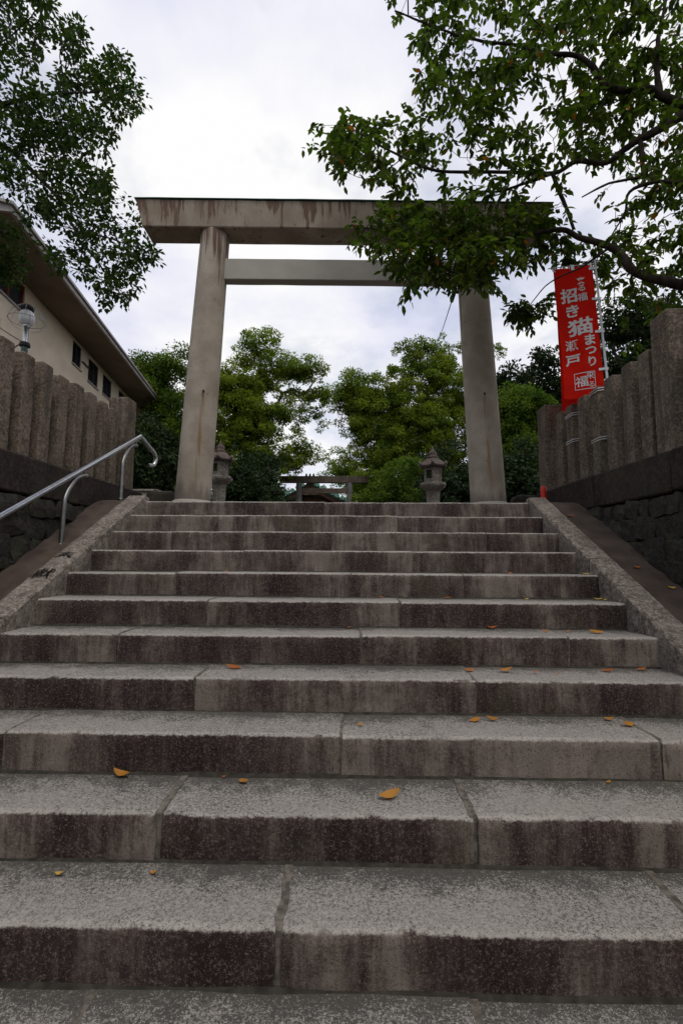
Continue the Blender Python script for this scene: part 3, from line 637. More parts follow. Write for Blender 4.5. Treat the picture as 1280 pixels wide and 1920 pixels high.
# ------------------------------------------------------------------ street lamp behind the left fence
LP = empty('street_lamp', (-5.68, 3.0, -.02), 'street lamp with ribbed globe, wire hoop and green pole by the cream building', 'street lamp')
LP.location.z = .06
m = MB(); m.lathe([(.075, 0), (.075, .5), (.055, .55), (.052, 3.10)], 16); po = m.build('pole', M['green_paint'], LP)
m = MB(); m.lathe([(.085, 3.08), (.09, 3.11), (.075, 3.15)], 16); m.build('flange', M['iron'], po)
m = MB(); m.lathe([(.045, 3.15), (.045, 3.42), (.06, 3.44), (.06, 3.47)], 16); m.build('collar', M['steel'], LP)
m = MB(); rings = []
for r, z in ((.06, 3.47), (.095, 3.50), (.118, 3.56), (.124, 3.62), (.116, 3.68), (.09, 3.73), (.06, 3.755)):
    rings.append([(r*(1+.035*math.cos(14*a))*math.cos(a), r*(1+.035*math.cos(14*a))*math.sin(a), z) for a in [2*math.pi*i/84 for i in range(84)]])
m.loft(rings); m.build('globe', M['lamp_glass'], LP)
m = MB(); m.lathe([(.085, 3.755), (.11, 3.77), (.11, 3.82), (.08, 3.85), (.03, 3.87)], 18); m.build('cap', M['iron'], LP)
cage = MB()
cage.tube([(.285*math.cos(2*math.pi*i/40), .285*math.sin(2*math.pi*i/40), 3.56) for i in range(41)], .006, 5, caps=False)
for i in range(12):
    a = 2*math.pi*i/12; cage.tube(smooth_line([(.09*math.cos(a), .09*math.sin(a), 3.83), (.19*math.cos(a), .19*math.sin(a), 3.77), (.26*math.cos(a), .26*math.sin(a), 3.67), (.285*math.cos(a), .285*math.sin(a), 3.56)], 3), .0035, 4)
for i in range(4):
    a = 2*math.pi*(i+.5)/4; cage.tube(smooth_line([(.285*math.cos(a), .285*math.sin(a), 3.56), (.20*math.cos(a), .20*math.sin(a), 3.42), (.07*math.cos(a), .07*math.sin(a), 3.36)], 3), .004, 4)
cage.build('wire_cage', M['steel_dull'], LP)
m = MB(); m.tube(smooth_line([(-.05, -.04, 3.12), (-.20, -.05, 2.98), (-.24, -.05, 2.80), (-.17, -.05, 2.60), (-.05, -.05, 2.45)], 5), .010, 6); m.build('cable_loop', M['iron'], LP)
m = MB(); e0 = Vector((-5.72, 2.95, 3.22)); e1 = atY(-60, 552, 3.6)
m.tube([e0.lerp(e1, t)+Vector((0, 0, -.10*math.sin(math.pi*t))) for t in [i/10 for i in range(11)]], .008, 5)
tag(m.build('lamp_cable', M['iron']), 'thin dark cable running left from the street lamp', 'cable')
m = MB(); c0 = atY(846, 566, 1.5); c1 = atY(812, 655, 14.0)
m.tube([c0.lerp(c1, t)+Vector((0, 0, -.12*math.sin(math.pi*t))) for t in [i/14 for i in range(15)]], .0075, 5)
cb = m.build('hanging_cable', M['iron']); tag(cb, 'thin cable slanting down from the tie beam to the trees', 'cable')
m = MB(); m.tube([atY(852, 545, 1.42), atY(850, 551, 1.45), atY(846, 567, 1.5)], [.022, .032, .022], 10); m.build('insulator', M['iron'], cb)

# ------------------------------------------------------------------ banners behind the right fence
def banner(px, py, lean, label, zb, zt, width, drop, ang, seed, text, tie_z):
    base = Vector((px, py, .21)); B = empty('banner', base, label, 'banner', 'red festival banners by the right fence')
    top = Vector((lean[0], lean[1], zt-.21)); dirv = top.normalized()
    m = MB(); m.tube([(0, 0, 0), top*.5, top+dirv*.05], [.013, .0125, .011], 12); m.build('pole', M['pole_white'], B)
    m = MB(); m.lathe([(.017, -.03), (.017, .03)], 12); m.build('pole_joint', M['pole_white'], B, tuple(top*.60))
    side_v = Vector((-math.cos(ang), math.sin(ang), .0)); nrm = side_v.cross(dirv).normalized()
    if nrm.y > 0: nrm = -nrm
    def S(s_, t, off=0.0):                      # s_ 0 at the pole, 1 at the free edge; t 0 at top, 1 at bottom
        wv = .030*math.sin(3.0*s_+seed+2.6*t)+.020*math.sin(7.3*s_-3.4*t+seed*2)+.034*t*math.sin(4.6*s_+seed+1.5*t)
        p = top-dirv*(.035+t*drop)+side_v*(.035+s_*width*(1-.06*t*math.sin(3*t)))+nrm*(wv*(0.25+.75*s_)+off)
        return p
    m = MB(); NS, NT_ = 26, 60
    for off in (0.0,):
        m.add([S(i/NS, j/NT_) for j in range(NT_+1) for i in range(NS+1)], [(j*(NS+1)+i, j*(NS+1)+i+1, (j+1)*(NS+1)+i+1, (j+1)*(NS+1)+i) for j in range(NT_) for i in range(NS)], True)
    cl = m.build('cloth', M['cloth'], B)
    sol = cl.modifiers.new('thickness', 'SOLIDIFY'); sol.thickness = .0012
    m = MB(); m.tube([top-dirv*.012-side_v*.03, top-dirv*.006+side_v*(width+.09)], .0055, 8); m.build('crossbar', M['pole_white'], B)
    for s_ in (.06, .5, .97):
        m = MB(); p = S(s_, 0, -.002); q = top-dirv*.004+side_v*(.035+s_*width)
        m.add([p-side_v*.018+nrm*.003-dirv*.03, p+side_v*.018+nrm*.003-dirv*.03, q+side_v*.018+nrm*.008+dirv*.004, q-side_v*.018+nrm*.008+dirv*.004], [(0, 1, 2, 3)]); m.build('tab', M['white'], B)
    for t in (.03, .27, .52, .80, .985):
        p = S(0.05, t); q = top-dirv*(.035+t*drop); m = MB()
        aa = q+nrm*.016-side_v*.018; bb = p+nrm*.006+side_v*.02
        m.add([aa-dirv*.014, bb-dirv*.014, bb+dirv*.014, aa+dirv*.014], [(0, 1, 2, 3)]); m.build('tab', M['white'], B)
    if text:
        for body, cs, ct, sz, bold, sx_ in text:
            sz *= 1.10; bold *= .75
            gv, gf = glyph(body, 1.0, bold); bm = bmesh.new(); vv = [bm.verts.new((x, y, 0)) for x, y in gv]
            for f_ in gf:
                try: bm.faces.new([vv[i] for i in f_])
                except ValueError: pass
            for _ in range(3):
                ed = [e for e in bm.edges if e.calc_length() > .16]
                if ed: bmesh.ops.subdivide_edges(bm, edges=ed, cuts=1)
            bmesh.ops.triangulate(bm, faces=bm.faces[:])
            for v in bm.verts:
                s_ = cs-v.co.x*sz*sx_/width; t = ct-v.co.y*sz/drop; v.co = S(s_, t, .0035)
            me = bpy.data.meshes.new('lettering'); bm.to_mesh(me); bm.free(); me.materials.append(M['print']); obj('lettering', me, cl)
        m = MB()                                 # outlined box near the foot of the cloth
        for s0, s1, t0, t1 in ((.20, .70, .806, .811), (.20, .70, .925, .930), (.20, .215, .811, .925), (.685, .70, .811, .925)):
            nn = 8; pts = [S(s0+(s1-s0)*i/nn, t0+(t1-t0)*j, .0033) for j in (0, 1) for i in range(nn+1)]
            if s1-s0 < .05: pts = [S(s0+(s1-s0)*i, t0+(t1-t0)*j/nn, .0033) for i in (0, 1) for j in range(nn+1)]
            m.add(pts, [(i, i+1, nn+2+i, nn+1+i) for i in range(nn)])
        m.build('printed_box', M['print'], cl)
    return B
TXT = [('来', .33, .115, .085, .02, 1), ('る', .33, .175, .085, .02, 1), ('福', .33, .245, .095, .015, 1),
       ('招', .66, .215, .165, .035, 1.0), ('き', .60, .335, .150, .035, 1), ('猫', .45, .465, .190, .03, 1.25), ('ま', .25, .575, .130, .035, 1), ('つ', .25, .655, .115, .035, 1), ('り', .24, .735, .115, .035, 1),
       ('瀬', .70, .590, .120, .012, 1), ('戸', .70, .705, .130, .03, 1.1),
       ('福', .53, .870, .120, .018, 1), ('来', .32, .835, .085, .006, 1), ('る', .30, .900, .070, .006, 1)]
pb = atX(1141, 745, 2.93); ptop = atX(1114.5, 492, 2.93)
dl = (ptop-pb)/(ptop.z-pb.z)
base = pb-dl*(pb.z-.21)
BN1 = banner(base.x, base.y, ((ptop-base).x, (ptop-base).y), 'red banner with white festival lettering on a white pole behind the right fence', 1.1, ptop.z, .41, 1.60, .22, .6, TXT, None)
BN2 = banner(3.07, .68, (.02, -.06), 'second red banner hanging lower, almost hidden behind the lettered one', 1.0, ptop.z-.16, .30, 1.50, .20, 2.1, None, None)
for B_, yy, zs in ((BN1, -.31, (.86, .36)), (BN2, .245, (.78, .48))):
    for z in zs:                                 # white cord lashing the pole to a fence post
        m = MB()
        for dz_ in (-.012, .012):
            a, c_ = .103, .084; pts = [(2.73-a, yy-c_), (2.73+a, yy-c_), (2.73+a+.12, yy+.03), (2.73+a, yy+c_), (2.73-a, yy+c_), (2.73-a, yy-c_)]
            m.tube([(x-B_.location.x, y-B_.location.y, .24+z-.21+dz_+(.03 if x > 2.7 else 0)) for x, y in pts], .0045, 6)
        m.build('tie_cord', M['white'], B_)

# ------------------------------------------------------------------ foliage machinery
def leaf_mesh(name, c, ax, nr, ln, wr, mat, tmpl):
    """c, ax, nr: (N,3) base, axis, normal; ln: (N,) length; tmpl: (verts Kx3 in axis/side/normal units, faces)"""
    tv, tf = tmpl; tv = np.array(tv, float); N = len(c); K = len(tv)
    ax = ax/np.linalg.norm(ax, axis=1, keepdims=True); sd = np.cross(nr, ax); sd /= (np.linalg.norm(sd, axis=1, keepdims=True)+1e-9); nr = np.cross(ax, sd)
    V = c[:, None, :] + ln[:, None, None]*(tv[None, :, 0:1]*ax[:, None, :] + tv[None, :, 1:2]*wr*sd[:, None, :] + tv[None, :, 2:3]*nr[:, None, :])
    me = bpy.data.meshes.new(name); me.vertices.add(N*K); me.vertices.foreach_set('co', V.reshape(-1).astype(np.float32))
    sizes = np.array([len(f) for f in tf]); flat = np.concatenate([np.array(f) for f in tf])
    nl = len(flat); me.loops.add(N*nl); me.loops.foreach_set('vertex_index', (flat[None, :]+np.arange(N)[:, None]*K).reshape(-1).astype(np.int32))
    me.polygons.add(N*len(tf)); starts = np.concatenate([[0], np.cumsum(sizes)[:-1]])
    me.polygons.foreach_set('loop_start', (starts[None, :]+np.arange(N)[:, None]*nl).reshape(-1).astype(np.int32))
    me.polygons.foreach_set('loop_total', np.tile(sizes, N).astype(np.int32))
    me.materials.append(mat); me.update(calc_edges=True); return me
T_NEAR = ([(0, 0, 0), (.28, .40, .05), (.62, .44, .03), (1.0, 0, -.08), (.62, -.44, .03), (.28, -.40, .05), (.30, 0, -.02), (.64, 0, -.05)],
          [(0, 6, 1), (6, 7, 2, 1), (7, 3, 2), (0, 5, 6), (5, 4, 7, 6), (4, 3, 7)])
T_MID = ([(0, 0, 0), (.45, .5, .05), (1, 0, -.06), (.45, -.5, .05)], [(0, 2, 1), (0, 3, 2)])
class Skel:
    def __init__(s): s.p = []; s.par = []; s.n = []
    def add(s, p, par): s.p.append(np.array(p, float)); s.par.append(par); return len(s.p)-1
    def chain(s, pts, par=-1):
        ids = []
        for p in pts: par = s.add(p, par); ids.append(par)
        return ids
    def grow(s, targets, nr, bend=.12, up=.0):
        tg = np.array(targets); base = np.array(s.p); d = np.min(np.linalg.norm(tg[:, None, :]-base[None], axis=2), axis=1)
        arr = np.zeros((len(base)+2*len(tg), 3)); arr[:len(base)] = base; cnt = len(base); tips = []
        for i in np.argsort(d):
            t = tg[i]; dist = np.linalg.norm(arr[:cnt]-t, axis=1); j = int(np.argmin(dist)); L = dist[j]
            mid = (arr[j]+t)/2+nr.normal(0, bend*L, 3)+np.array([0, 0, up*L]); a = s.add(mid, j); arr[cnt] = mid; cnt += 1
            b_ = s.add(t, a); arr[cnt] = t; cnt += 1; tips.append((a, b_))
        return tips
    def tubes(s, start, r0_, expo=.42, rmax=.06, sides=5):
        n_ = len(s.p); c = np.zeros(n_); ch = set(s.par)
        for i in range(n_-1, -1, -1):
            if i not in ch: c[i] += 1
            if s.par[i] >= 0: c[s.par[i]] += c[i]
        m = MB()
        for i in range(start, n_):
            p = s.par[i]
            if p < 0: continue
            ra = min(rmax, r0_*c[p]**expo) if p >= start else min(rmax, r0_*c[i]**expo*1.15); rb = min(rmax, r0_*c[i]**expo); m.tube([s.p[p], s.p[i]], [ra, rb], sides, caps=False)
        return m

def unit(v): return v/(np.linalg.norm(v, axis=-1, keepdims=True)+1e-9)
def cam_px(P):
    d = P-np.array(CAM); z = d@np.array(FW); return 640+FPX*(d@np.array(RT))/z, 960-FPX*(d@np.array(UP))/z
def in_poly(u, v, poly):
    r = False; n_ = len(poly)
    for i in range(n_):
        (x1, y1), (x2, y2) = poly[i], poly[(i+1) % n_]
        if (y1 > v) != (y2 > v) and u < (x2-x1)*(v-y1)/(y2-y1)+x1: r = not r
    return r

# ------------------------------------------------------------------ background trees
def tree(name, label, base, lobes, nclump, per, leaf, mats, seed, trunk_r=.28, group='trees behind the torii', clump_r=.5, fork=.45, flat=.6, world=False):
    """lobes: list of (u, v, Y, radius m, squash) measured in the photograph -> masses of foliage round those points"""
    nr = np.random.default_rng(seed); B = Vector(base)
    T = empty(name, base, label, 'tree' if 'tree' in name else 'shrub', group)
    cs = []; w_ = []
    for (u, v, Y, r, sq) in lobes: p = atY(u, v, Y) if not world else Vector((u, v, Y)); cs.append((np.array(p), r, sq)); w_.append(r*r)
    for (a, ra, sa) in list(cs):                  # smaller masses between neighbours knit the crown together
        for (b_, rb, sb) in list(cs)[:len(lobes)]:
            dd = np.linalg.norm(a-b_)
            if .1 < dd < 1.35*(ra+rb) and nr.random() < .45: r_ = nr.uniform(.45, .8)*min(ra, rb); cs.append(((a+b_)/2+nr.normal(0, .25*r_, 3), r_, .8)); w_.append(r_*r_)
    w_ = np.array(w_)/sum(w_)
    top = max(c[0][2] for c in cs); cen = sum(c[0]*wi for c, wi in zip(cs, w_))
    sk = Skel(); fz = base[2]+(top-base[2])*fork
    tr = [np.array(base)+(np.array([cen[0], cen[1], fz])-np.array(base))*t+nr.normal(0, .06, 3)*(t > 0) for t in np.linspace(0, 1, 7)]
    tr[0] = np.array(base)-np.array([0, 0, .15]); ids = sk.chain(tr)
    m = MB(); m.tube(tr, [trunk_r*(1.25 if i == 0 else 1-.45*i/6) for i in range(7)], 10); m.build('trunk', M['bark_far'], T, tuple(-B))
    start = len(sk.p); tg = []
    idx = nr.choice(len(cs), nclump, p=w_)
    for i in idx:
        c, r, sq = cs[i]; d = unit(nr.normal(size=3)); rad = r*nr.uniform(.02, 1.12)**.5
        q = c+d*np.array([1, 1, sq])*rad
        if q[2] > base[2]+.15: tg.append(q)
    lobe_ids = [np.array(c[0]) for c in cs]
    sk.grow(lobe_ids, nr, .08, .05); tips = sk.grow(tg, nr, .12, .04)
    sk.tubes(start, .011, .46, trunk_r*.6, 5).build('branches', M['bark_far'], T, tuple(-B))['kind'] = 'stuff'
    C_ = []; A_ = []; N_ = []
    for a, b_ in tips:
        p = sk.p[b_]; rr_ = clump_r*nr.choice([.45, .7, .9, 1.15, 1.5]); n_ = int(per*(rr_/clump_r)**1.6*nr.uniform(.6, 1.2)); d = unit(nr.normal(size=(n_, 3))); rad = rr_*nr.uniform(.15, 1, (n_, 1))**.55
        pos = p+d*rad*np.array([1, 1, flat]); C_.append(pos); A_.append(d*.8+nr.normal(0, .6, (n_, 3))+np.array([0, 0, -.25])); N_.append(d*.5+np.array([0, 0, .8])+nr.normal(0, .45, (n_, 3)))
    C_ = np.vstack(C_); A_ = np.vstack(A_); N_ = np.vstack(N_); k = C_[:, 2] > base[2]+.03; C_, A_, N_ = C_[k], A_[k], N_[k]
    me = leaf_mesh('crown', C_-np.array(base), A_, N_, leaf*nr.uniform(.7, 1.3, len(C_)), .62, mats, T_MID); obj('crown', me, T)
    return T
tree('camphor_tree', 'tall bright green tree with open crown right of the left pillar', (-3.6, 21, -.02),
     [(490, 635, 21, 1.15, .9), (520, 690, 21.5, 1.4, .8), (572, 700, 21, 1.2, .8), (440, 715, 20.5, 1.5, .8), (600, 745, 21.5, 1.0, .8), (480, 765, 20.5, 1.6, .8), (560, 780, 21, 1.5, .8), (420, 800, 20, 1.6, .8), (500, 835, 20.5, 1.7, .7), (570, 850, 21, 1.1, .7), (425, 880, 20, 1.7, .7), (400, 740, 20, 1.4, .8), (395, 840, 20, 1.5, .8), (470, 890, 20, 1.5, .7), (530, 880, 20.5, 1.2, .7)],
     820, 140, .125, M['far_green'], 3, .36, clump_r=.36)
tree('camphor_tree', 'broad bright green tree left of the right pillar', (3.6, 23, -.02),
     [(800, 668, 23, 1.3, .8), (840, 650, 23.5, 1.1, .8), (755, 655, 23, .8, .8), (660, 725, 22.5, 1.1, .7), (720, 735, 23, 1.4, .7), (790, 730, 23, 1.8, .7), (850, 735, 23, 1.7, .8), (700, 790, 22.5, 1.6, .7), (775, 800, 22.5, 2.0, .7), (850, 810, 23, 1.9, .7), (690, 850, 22.5, 1.6, .6), (760, 870, 22, 1.8, .6), (850, 880, 22.5, 1.8, .7), (730, 900, 22, 1.7, .7), (810, 900, 22, 1.7, .7), (880, 760, 23, 1.8, .8), (745, 765, 22.5, 1.7, .7), (650, 760, 22.5, .9, .7), (665, 800, 22.5, 1.0, .6), (940, 655, 23.5, .7, .5)],
     1350, 140, .125, M['far_green'], 5, .40, clump_r=.37)
tree('camphor_tree', 'mid green tree between the cream building and the left pillar', (-7.2, 17, -.02),
     [(285, 690, 17, 1.0, .8), (330, 690, 17, 1.1, .8), (300, 745, 17, 1.1, .8), (345, 760, 17, 1.2, .8), (310, 815, 16.5, 1.3, .8), (275, 690, 17, .7, .8), (290, 880, 16, 1.4, .8), (350, 850, 16.5, 1.2, .8)],
     380, 130, .115, M['far_mid'], 9, .22, clump_r=.42)
tree('leafy_tree', 'light green tree rising right of the right pillar', (8.2, 21, -.02),
     [(960, 760, 21, 1.3, .8), (1000, 780, 21, 1.3, .8), (930, 800, 20.5, 1.3, .8), (985, 840, 20.5, 1.4, .7), (1030, 820, 21, 1.2, .7), (940, 860, 20.5, 1.3, .7)],
     380, 140, .14, M['far_mid'], 12, .22, clump_r=.48)
for i, (u, v, lab, sc) in enumerate(((945, 715, 'dark evergreen tree just right of the right pillar top', 2.6), (1010, 700, 'dark evergreen tree in the middle of the far right wood', 3.0), (1085, 700, 'dark evergreen tree behind the red banner', 3.4), (1180, 690, 'dark evergreen tree at the far right behind the fence', 3.6))):
    p = atY(u, v, 34)
    tree('evergreen_tree', lab, (p.x, 34, -.02), [(u, v, 34, sc*.62, 1.0), (u-18, v+55, 34, sc*.75, .9), (u+20, v+60, 34, sc*.75, .9), (u, v+125, 33.5, sc, .8), (u-15, v+190, 33.5, sc, .8), (u+15, v+200, 33.5, sc, .8)], 340, 120, .30, M['far_dark'], 20+i, .3, 'evergreen wood on the right', .75, .3)
tree('garden_tree', 'low dark green tree behind the right fence below the cherry limb', (6.9, 6.0, .0),
     [(1180, 600, 6.0, .75, .8), (1250, 570, 6.2, .8, .8), (1150, 660, 6, .65, .8), (1215, 680, 6, .75, .8), (1280, 640, 6, .8, .8), (1175, 740, 6, .65, .8), (1250, 750, 6, .8, .8)],
     260, 120, .09, M['far_dark'], 31, .12, None, .26, .35)
for i, (u, v, Y, r, lab, mt) in enumerate(((655, 885, 36, 1.9, 'small pale green tree above the far torii right end', 'far_green'), (700, 900, 26, 1.3, 'yellowish green bushy tree at the right end of the far torii', 'far_green'), (500, 925, 38, 1.3, 'dark bushy tree left of the shrine roof', 'far_mid'))):
    p = atY(u, v, Y); tree('bushy_tree', lab, (p.x, Y, -.02), [(u, v-20, Y, r, .8), (u-18, v+10, Y, r, .8), (u+20, v+12, Y, r, .8), (u, v+40, Y, r, .8)], 110, 110, .16, M[mt], 40+i, .12, 'small trees near the shrine', .42, .3)
for i, (u, v, Y, r, lab, mt) in enumerate(((270, 850, 9.5, .75, 'dark shrub filling the gap beside the left end post', 'far_dark'), (310, 880, 10, .7, 'dark shrub behind the marker stone', 'far_dark'), (455, 900, 14, 1.0, 'dark shrub right of the left lantern', 'far_dark'),
        (490, 915, 16, .9, 'dark shrub under the tall open tree', 'far_dark'), (745, 915, 14, 1.0, 'leafy shrub left of the right lantern', 'far_mid'), (860, 900, 12, 1.0, 'dark shrub between the right lantern and pillar', 'far_dark'), (975, 895, 10, .8, 'dark shrub between the right pillar and fence', 'far_dark'), (800, 905, 16, 1.2, 'dark shrub behind the right lantern', 'far_dark'))):
    p = atY(u, v, Y); tree('shrub', lab, (p.x, Y, -.02), [(u, v-25, Y, r*1.1, .9), (u-25, v+20, Y, r*1.15, .8), (u+25, v+25, Y, r*1.15, .8), (u, v+60, Y, r*1.2, .7)], 170, 120, .12, M[mt], 60+i, .06, 'shrubs behind the plaza', .32, .2)

for bx, by, hh, lab in ((-5.4, -9.5, 6.5, 'added shade tree left of the landing, unseen behind the viewer'), (5.6, -9.0, 6.5, 'added shade tree right of the landing, unseen behind the viewer'), (.6, -17.0, 9.0, 'tall added shade tree down the approach, unseen behind the viewer')):  # unseen trees added behind the camera to shade the risers and side walls
    tree('leafy_tree', lab, (bx, by, -2.36), [(bx+dx_*2.0, by+dy_*1.8, -2.36+hh*f_, 1.9, .8) for dx_, dy_, f_ in ((0, 0, 1), (-1, 0, .8), (1, .2, .8), (0, 1, .75), (0, -1, .8), (-1, .8, .55), (1, -.8, .55), (.9, .9, .55), (-.8, -.9, .6), (0, 0, .6))], 200, 60, .30, M['far_mid'], int(hh*10+bx*7)+100, .3, 'added shade trees behind the viewer', .8, .35, world=True)

# ------------------------------------------------------------------ near trees
def near_tree(name, label, cat, trunk, limbs, poly, holes, ntarget, yrng, mat, seed, style, leaf, extra=(), ncl=120, sig=16):
    nr = np.random.default_rng(seed); T = empty(name, trunk[0], label, cat); O = np.array(trunk[0]); sk = Skel()
    tp = smooth_line(trunk, 4); m = MB(); m.tube(tp, [.19-.09*i/(len(tp)-1) for i in range(len(tp))], 14)
    m.v = [jit(p, .02, 4) for p in m.v]; m.build('trunk', M['bark'], T, tuple(-Vector(O)))
    sk.chain([tuple(p) for p in tp])
    for pts, ra, rb in limbs:
        # join the limb to the trunk
        P0 = Vector(pts[0]); q = min(tp, key=lambda p: (p-P0).length+abs(p.z-(P0.z-.25))*1.5); near = min(sk.p, key=lambda p: np.linalg.norm(p-np.array(P0)))
        if np.linalg.norm(near-np.array(P0)) < .45: pts = [tuple(near)]+[tuple(p) for p in pts[1:]]; q = P0 = Vector(near)
        full = smooth_line([tuple(q), tuple(q.lerp(P0, .5)+Vector((0, 0, .08)))]+[tuple(p) for p in pts] if (q-P0).length > .3 else [tuple(p) for p in pts], 5)
        n_ = len(full); m = MB(); m.tube(full, [ra*1.15+(rb-ra*1.15)*(i/(n_-1))**.8 for i in range(n_)], 10); m.v = [jit(p, .007, 11) for p in m.v]; m.build('limb', M['bark'], T, tuple(-Vector(O)))
        j0 = min(range(len(sk.p)), key=lambda i: np.linalg.norm(sk.p[i]-np.array(full[0]))); sk.chain([tuple(p) for p in full], j0)
    start = len(sk.p); us = [p[0] for p in poly]; vsv = [p[1] for p in poly]; tg = []; pxs = []
    guard = 0; cen = []
    while len(cen) < ncl:
        u, v = nr.uniform(min(us), max(us)), nr.uniform(min(vsv), max(vsv))
        if in_poly(u, v, poly) and all((u-a)**2+(v-b_)**2 > (sig*1.35)**2 for a, b_ in cen[-70:]) and not any(((u-hu)/hr)**2+((v-hv)/hr2)**2 < 1 and nr.random() < hp for hu, hv, hr, hr2, hp in holes): cen.append((u, v))
        guard += 1
        if guard > 40000: break
    guard = 0; ceny = nr.uniform(yrng[0], yrng[1], len(cen))
    while len(tg) < ntarget and guard < ntarget*60:
        guard += 1; ci = nr.integers(len(cen)); u, v = nr.normal(cen[ci][0], sig), nr.normal(cen[ci][1], sig*.75)
        if nr.random() < .15: u, v = nr.uniform(min(us), max(us)), nr.uniform(min(vsv), max(vsv))
        if not in_poly(u, v, poly): continue
        if any(((u-hu)/hr)**2+((v-hv)/hr2)**2 < 1 and nr.random() < hp for hu, hv, hr, hr2, hp in holes): continue
        if any((u-a)**2+(v-b_)**2 < 36 for a, b_ in pxs[-60:]): continue
        Y = min(yrng[1], max(yrng[0], nr.normal(ceny[ci], .16)))
        if style == 'cherry' and 1015 < u < 1150 and v > 455: Y = nr.uniform(.45, .9)     # those sprays hang beyond the banner
        P_ = np.array(atY(u, v, Y)); tg.append(P_); pxs.append((u, v))
    for e in extra: tg.append(np.array(e))
    tips = sk.grow(tg, nr, .13, .05 if style == 'cherry' else .02)
    sk.tubes(start, .0024 if style == 'cherry' else .0026, .40, .03, 5).build('twigs', M['bark'], T, tuple(-Vector(O)))['kind'] = 'stuff'
    C_, A_, N_ = [], [], []
    for a, b_ in tips:
        p, q = sk.p[b_], sk.p[a]; d = unit(p-q)
        if style == 'cherry':
            for k in range(nr.integers(2, 4)):
                dd = unit(d+nr.normal(0, .75, 3)+np.array([0, 0, -.05])); L = nr.uniform(.10, .22); n_ = int(L/.034)+1; sd = unit(np.cross(dd, [0, 0, 1.0])+nr.normal(0, .15, 3))
                for i in range(n_):
                    t = (i+.5)/n_; pos = p+dd*L*(t-.25)+np.array([0, 0, -.04*t*t]); sg = 1 if i % 2 else -1
                    C_.append(pos); A_.append(dd*.55+sd*sg*.75+np.array([0, 0, -.55])+nr.normal(0, .28, 3)); N_.append(np.array([0, 0, 1.0])+sd*sg*.3+nr.normal(0, .35, 3))
        else:
            n_ = int(nr.uniform(13, 24)); dd = unit(nr.normal(size=(n_, 3))+d*.6); pos = p+dd*nr.uniform(.02, .14, (n_, 1)); C_ += list(pos); A_ += list(dd+np.array([0, 0, -.35])+nr.normal(0, .3, (n_, 3))); N_ += list(np.array([0, 0, .9])+dd*.4+nr.normal(0, .4, (n_, 3)))
    C_, A_, N_ = np.array(C_), unit(np.array(A_)), np.array(N_); Ln = leaf*nr.uniform(.68, 1.2, len(C_))
    own = np.zeros(len(C_), bool)
    if style == 'cherry':                        # the leaves that show largest are leaves of their own
        u, v = cam_px(C_); vis = (u > 20) & (u < 1270) & (v > 10) & (v < 900); dist = np.linalg.norm(C_-np.array(CAM), axis=1)
        sc = np.where(vis, Ln/dist, 0); own[np.argsort(-sc)[:290]] = True
        tmp = leaf_mesh('leaf', np.zeros((1, 3)), np.array([[1.0, 0, 0]]), np.array([[0, 0, 1.0]]), np.array([1.0]), .50, mat, T_NEAR)
        ax = A_; sd = unit(np.cross(N_, ax)); nn = np.cross(ax, sd)
        for i in np.nonzero(own)[0]:
            o = bpy.data.objects.new('leaf', tmp); l_ = Ln[i]; r_ = C_[i]-O
            o.matrix_world = Matrix([[ax[i][k]*l_, sd[i][k]*l_, nn[i][k]*l_, r_[k]] for k in range(3)]+[[0, 0, 0, 1]]); link(o, T)
    k = ~own; me = leaf_mesh('crown', C_[k]-O, A_[k], N_[k], Ln[k], .50 if style == 'cherry' else .60, mat, T_NEAR if style == 'cherry' else T_MID)
    tag(obj('crown', me, T), kind='stuff'); return T
def L2(pts, y0, y1, ox=640, oy=0): n_ = len(pts); return [tuple(atY(ox+x/2, oy+y/2, y0+(y1-y0)*i/(n_-1))) for i, (x, y) in enumerate(pts)]
limbsR = [
    (L2([(1330, 400), (1220, 370), (1150, 335), (1050, 340), (985, 320), (940, 250), (880, 210), (760, 200), (660, 170), (500, 150), (330, 95), (200, 40)], -.55, -.25), .050, .008),
    (L2([(1190, 345), (1180, 230), (1190, 120), (1215, 0), (1230, -120)], -.53, -.4), .030, .012),
    (L2([(1330, 430), (1180, 490), (1120, 520), (1060, 560), (990, 610), (880, 605), (790, 650), (600, 645), (360, 640), (230, 590), (100, 520), (20, 470)], -.60, .15), .042, .006),
    (L2([(790, 655), (650, 700), (560, 720), (420, 700)], -.2, .0), .018, .006),
    (L2([(780, 655), (820, 730), (850, 800), (870, 860)], -.2, -.25), .020, .016),
    (L2([(1330, 690), (1200, 680), (1130, 665), (1000, 690), (900, 740)], -.55, -.35), .034, .007),
    (L2([(1120, 525), (1125, 600), (1130, 665)], -.48, -.48), .02, .02),
    (L2([(1180, 690), (1080, 720), (1060, 800), (1000, 900)], -.5, -.2), .02, .006),
    (L2([(1330, 1075), (1200, 1050), (1100, 1020), (1050, 960), (990, 920), (890, 890), (820, 860), (700, 880), (560, 900), (400, 900), (200, 870), (60, 850)], -.45, .25), .058, .007),
    (L2([(560, 900), (480, 960), (420, 1030)], .1, .2), .012, .005),
    (L2([(1000, 920), (900, 1000), (780, 1060), (700, 1150)], -.25, .1), .014, .004)]
polyR = [(700, -60), (735, 5), (770, 60), (790, 95), (785, 140), (772, 175), (745, 215), (690, 220), (640, 222), (606, 258), (612, 285), (640, 330), (690, 350), (712, 385), (690, 410), (648, 440), (668, 472), (715, 468), (755, 500), (738, 540), (765, 560), (810, 545), (850, 530), (912, 555), (942, 520), (985, 480), (1040, 470), (1010, 540), (962, 575), (985, 600), (1040, 590), (1100, 520), (1160, 560), (1290, 580), (1330, 560), (1330, -60)]
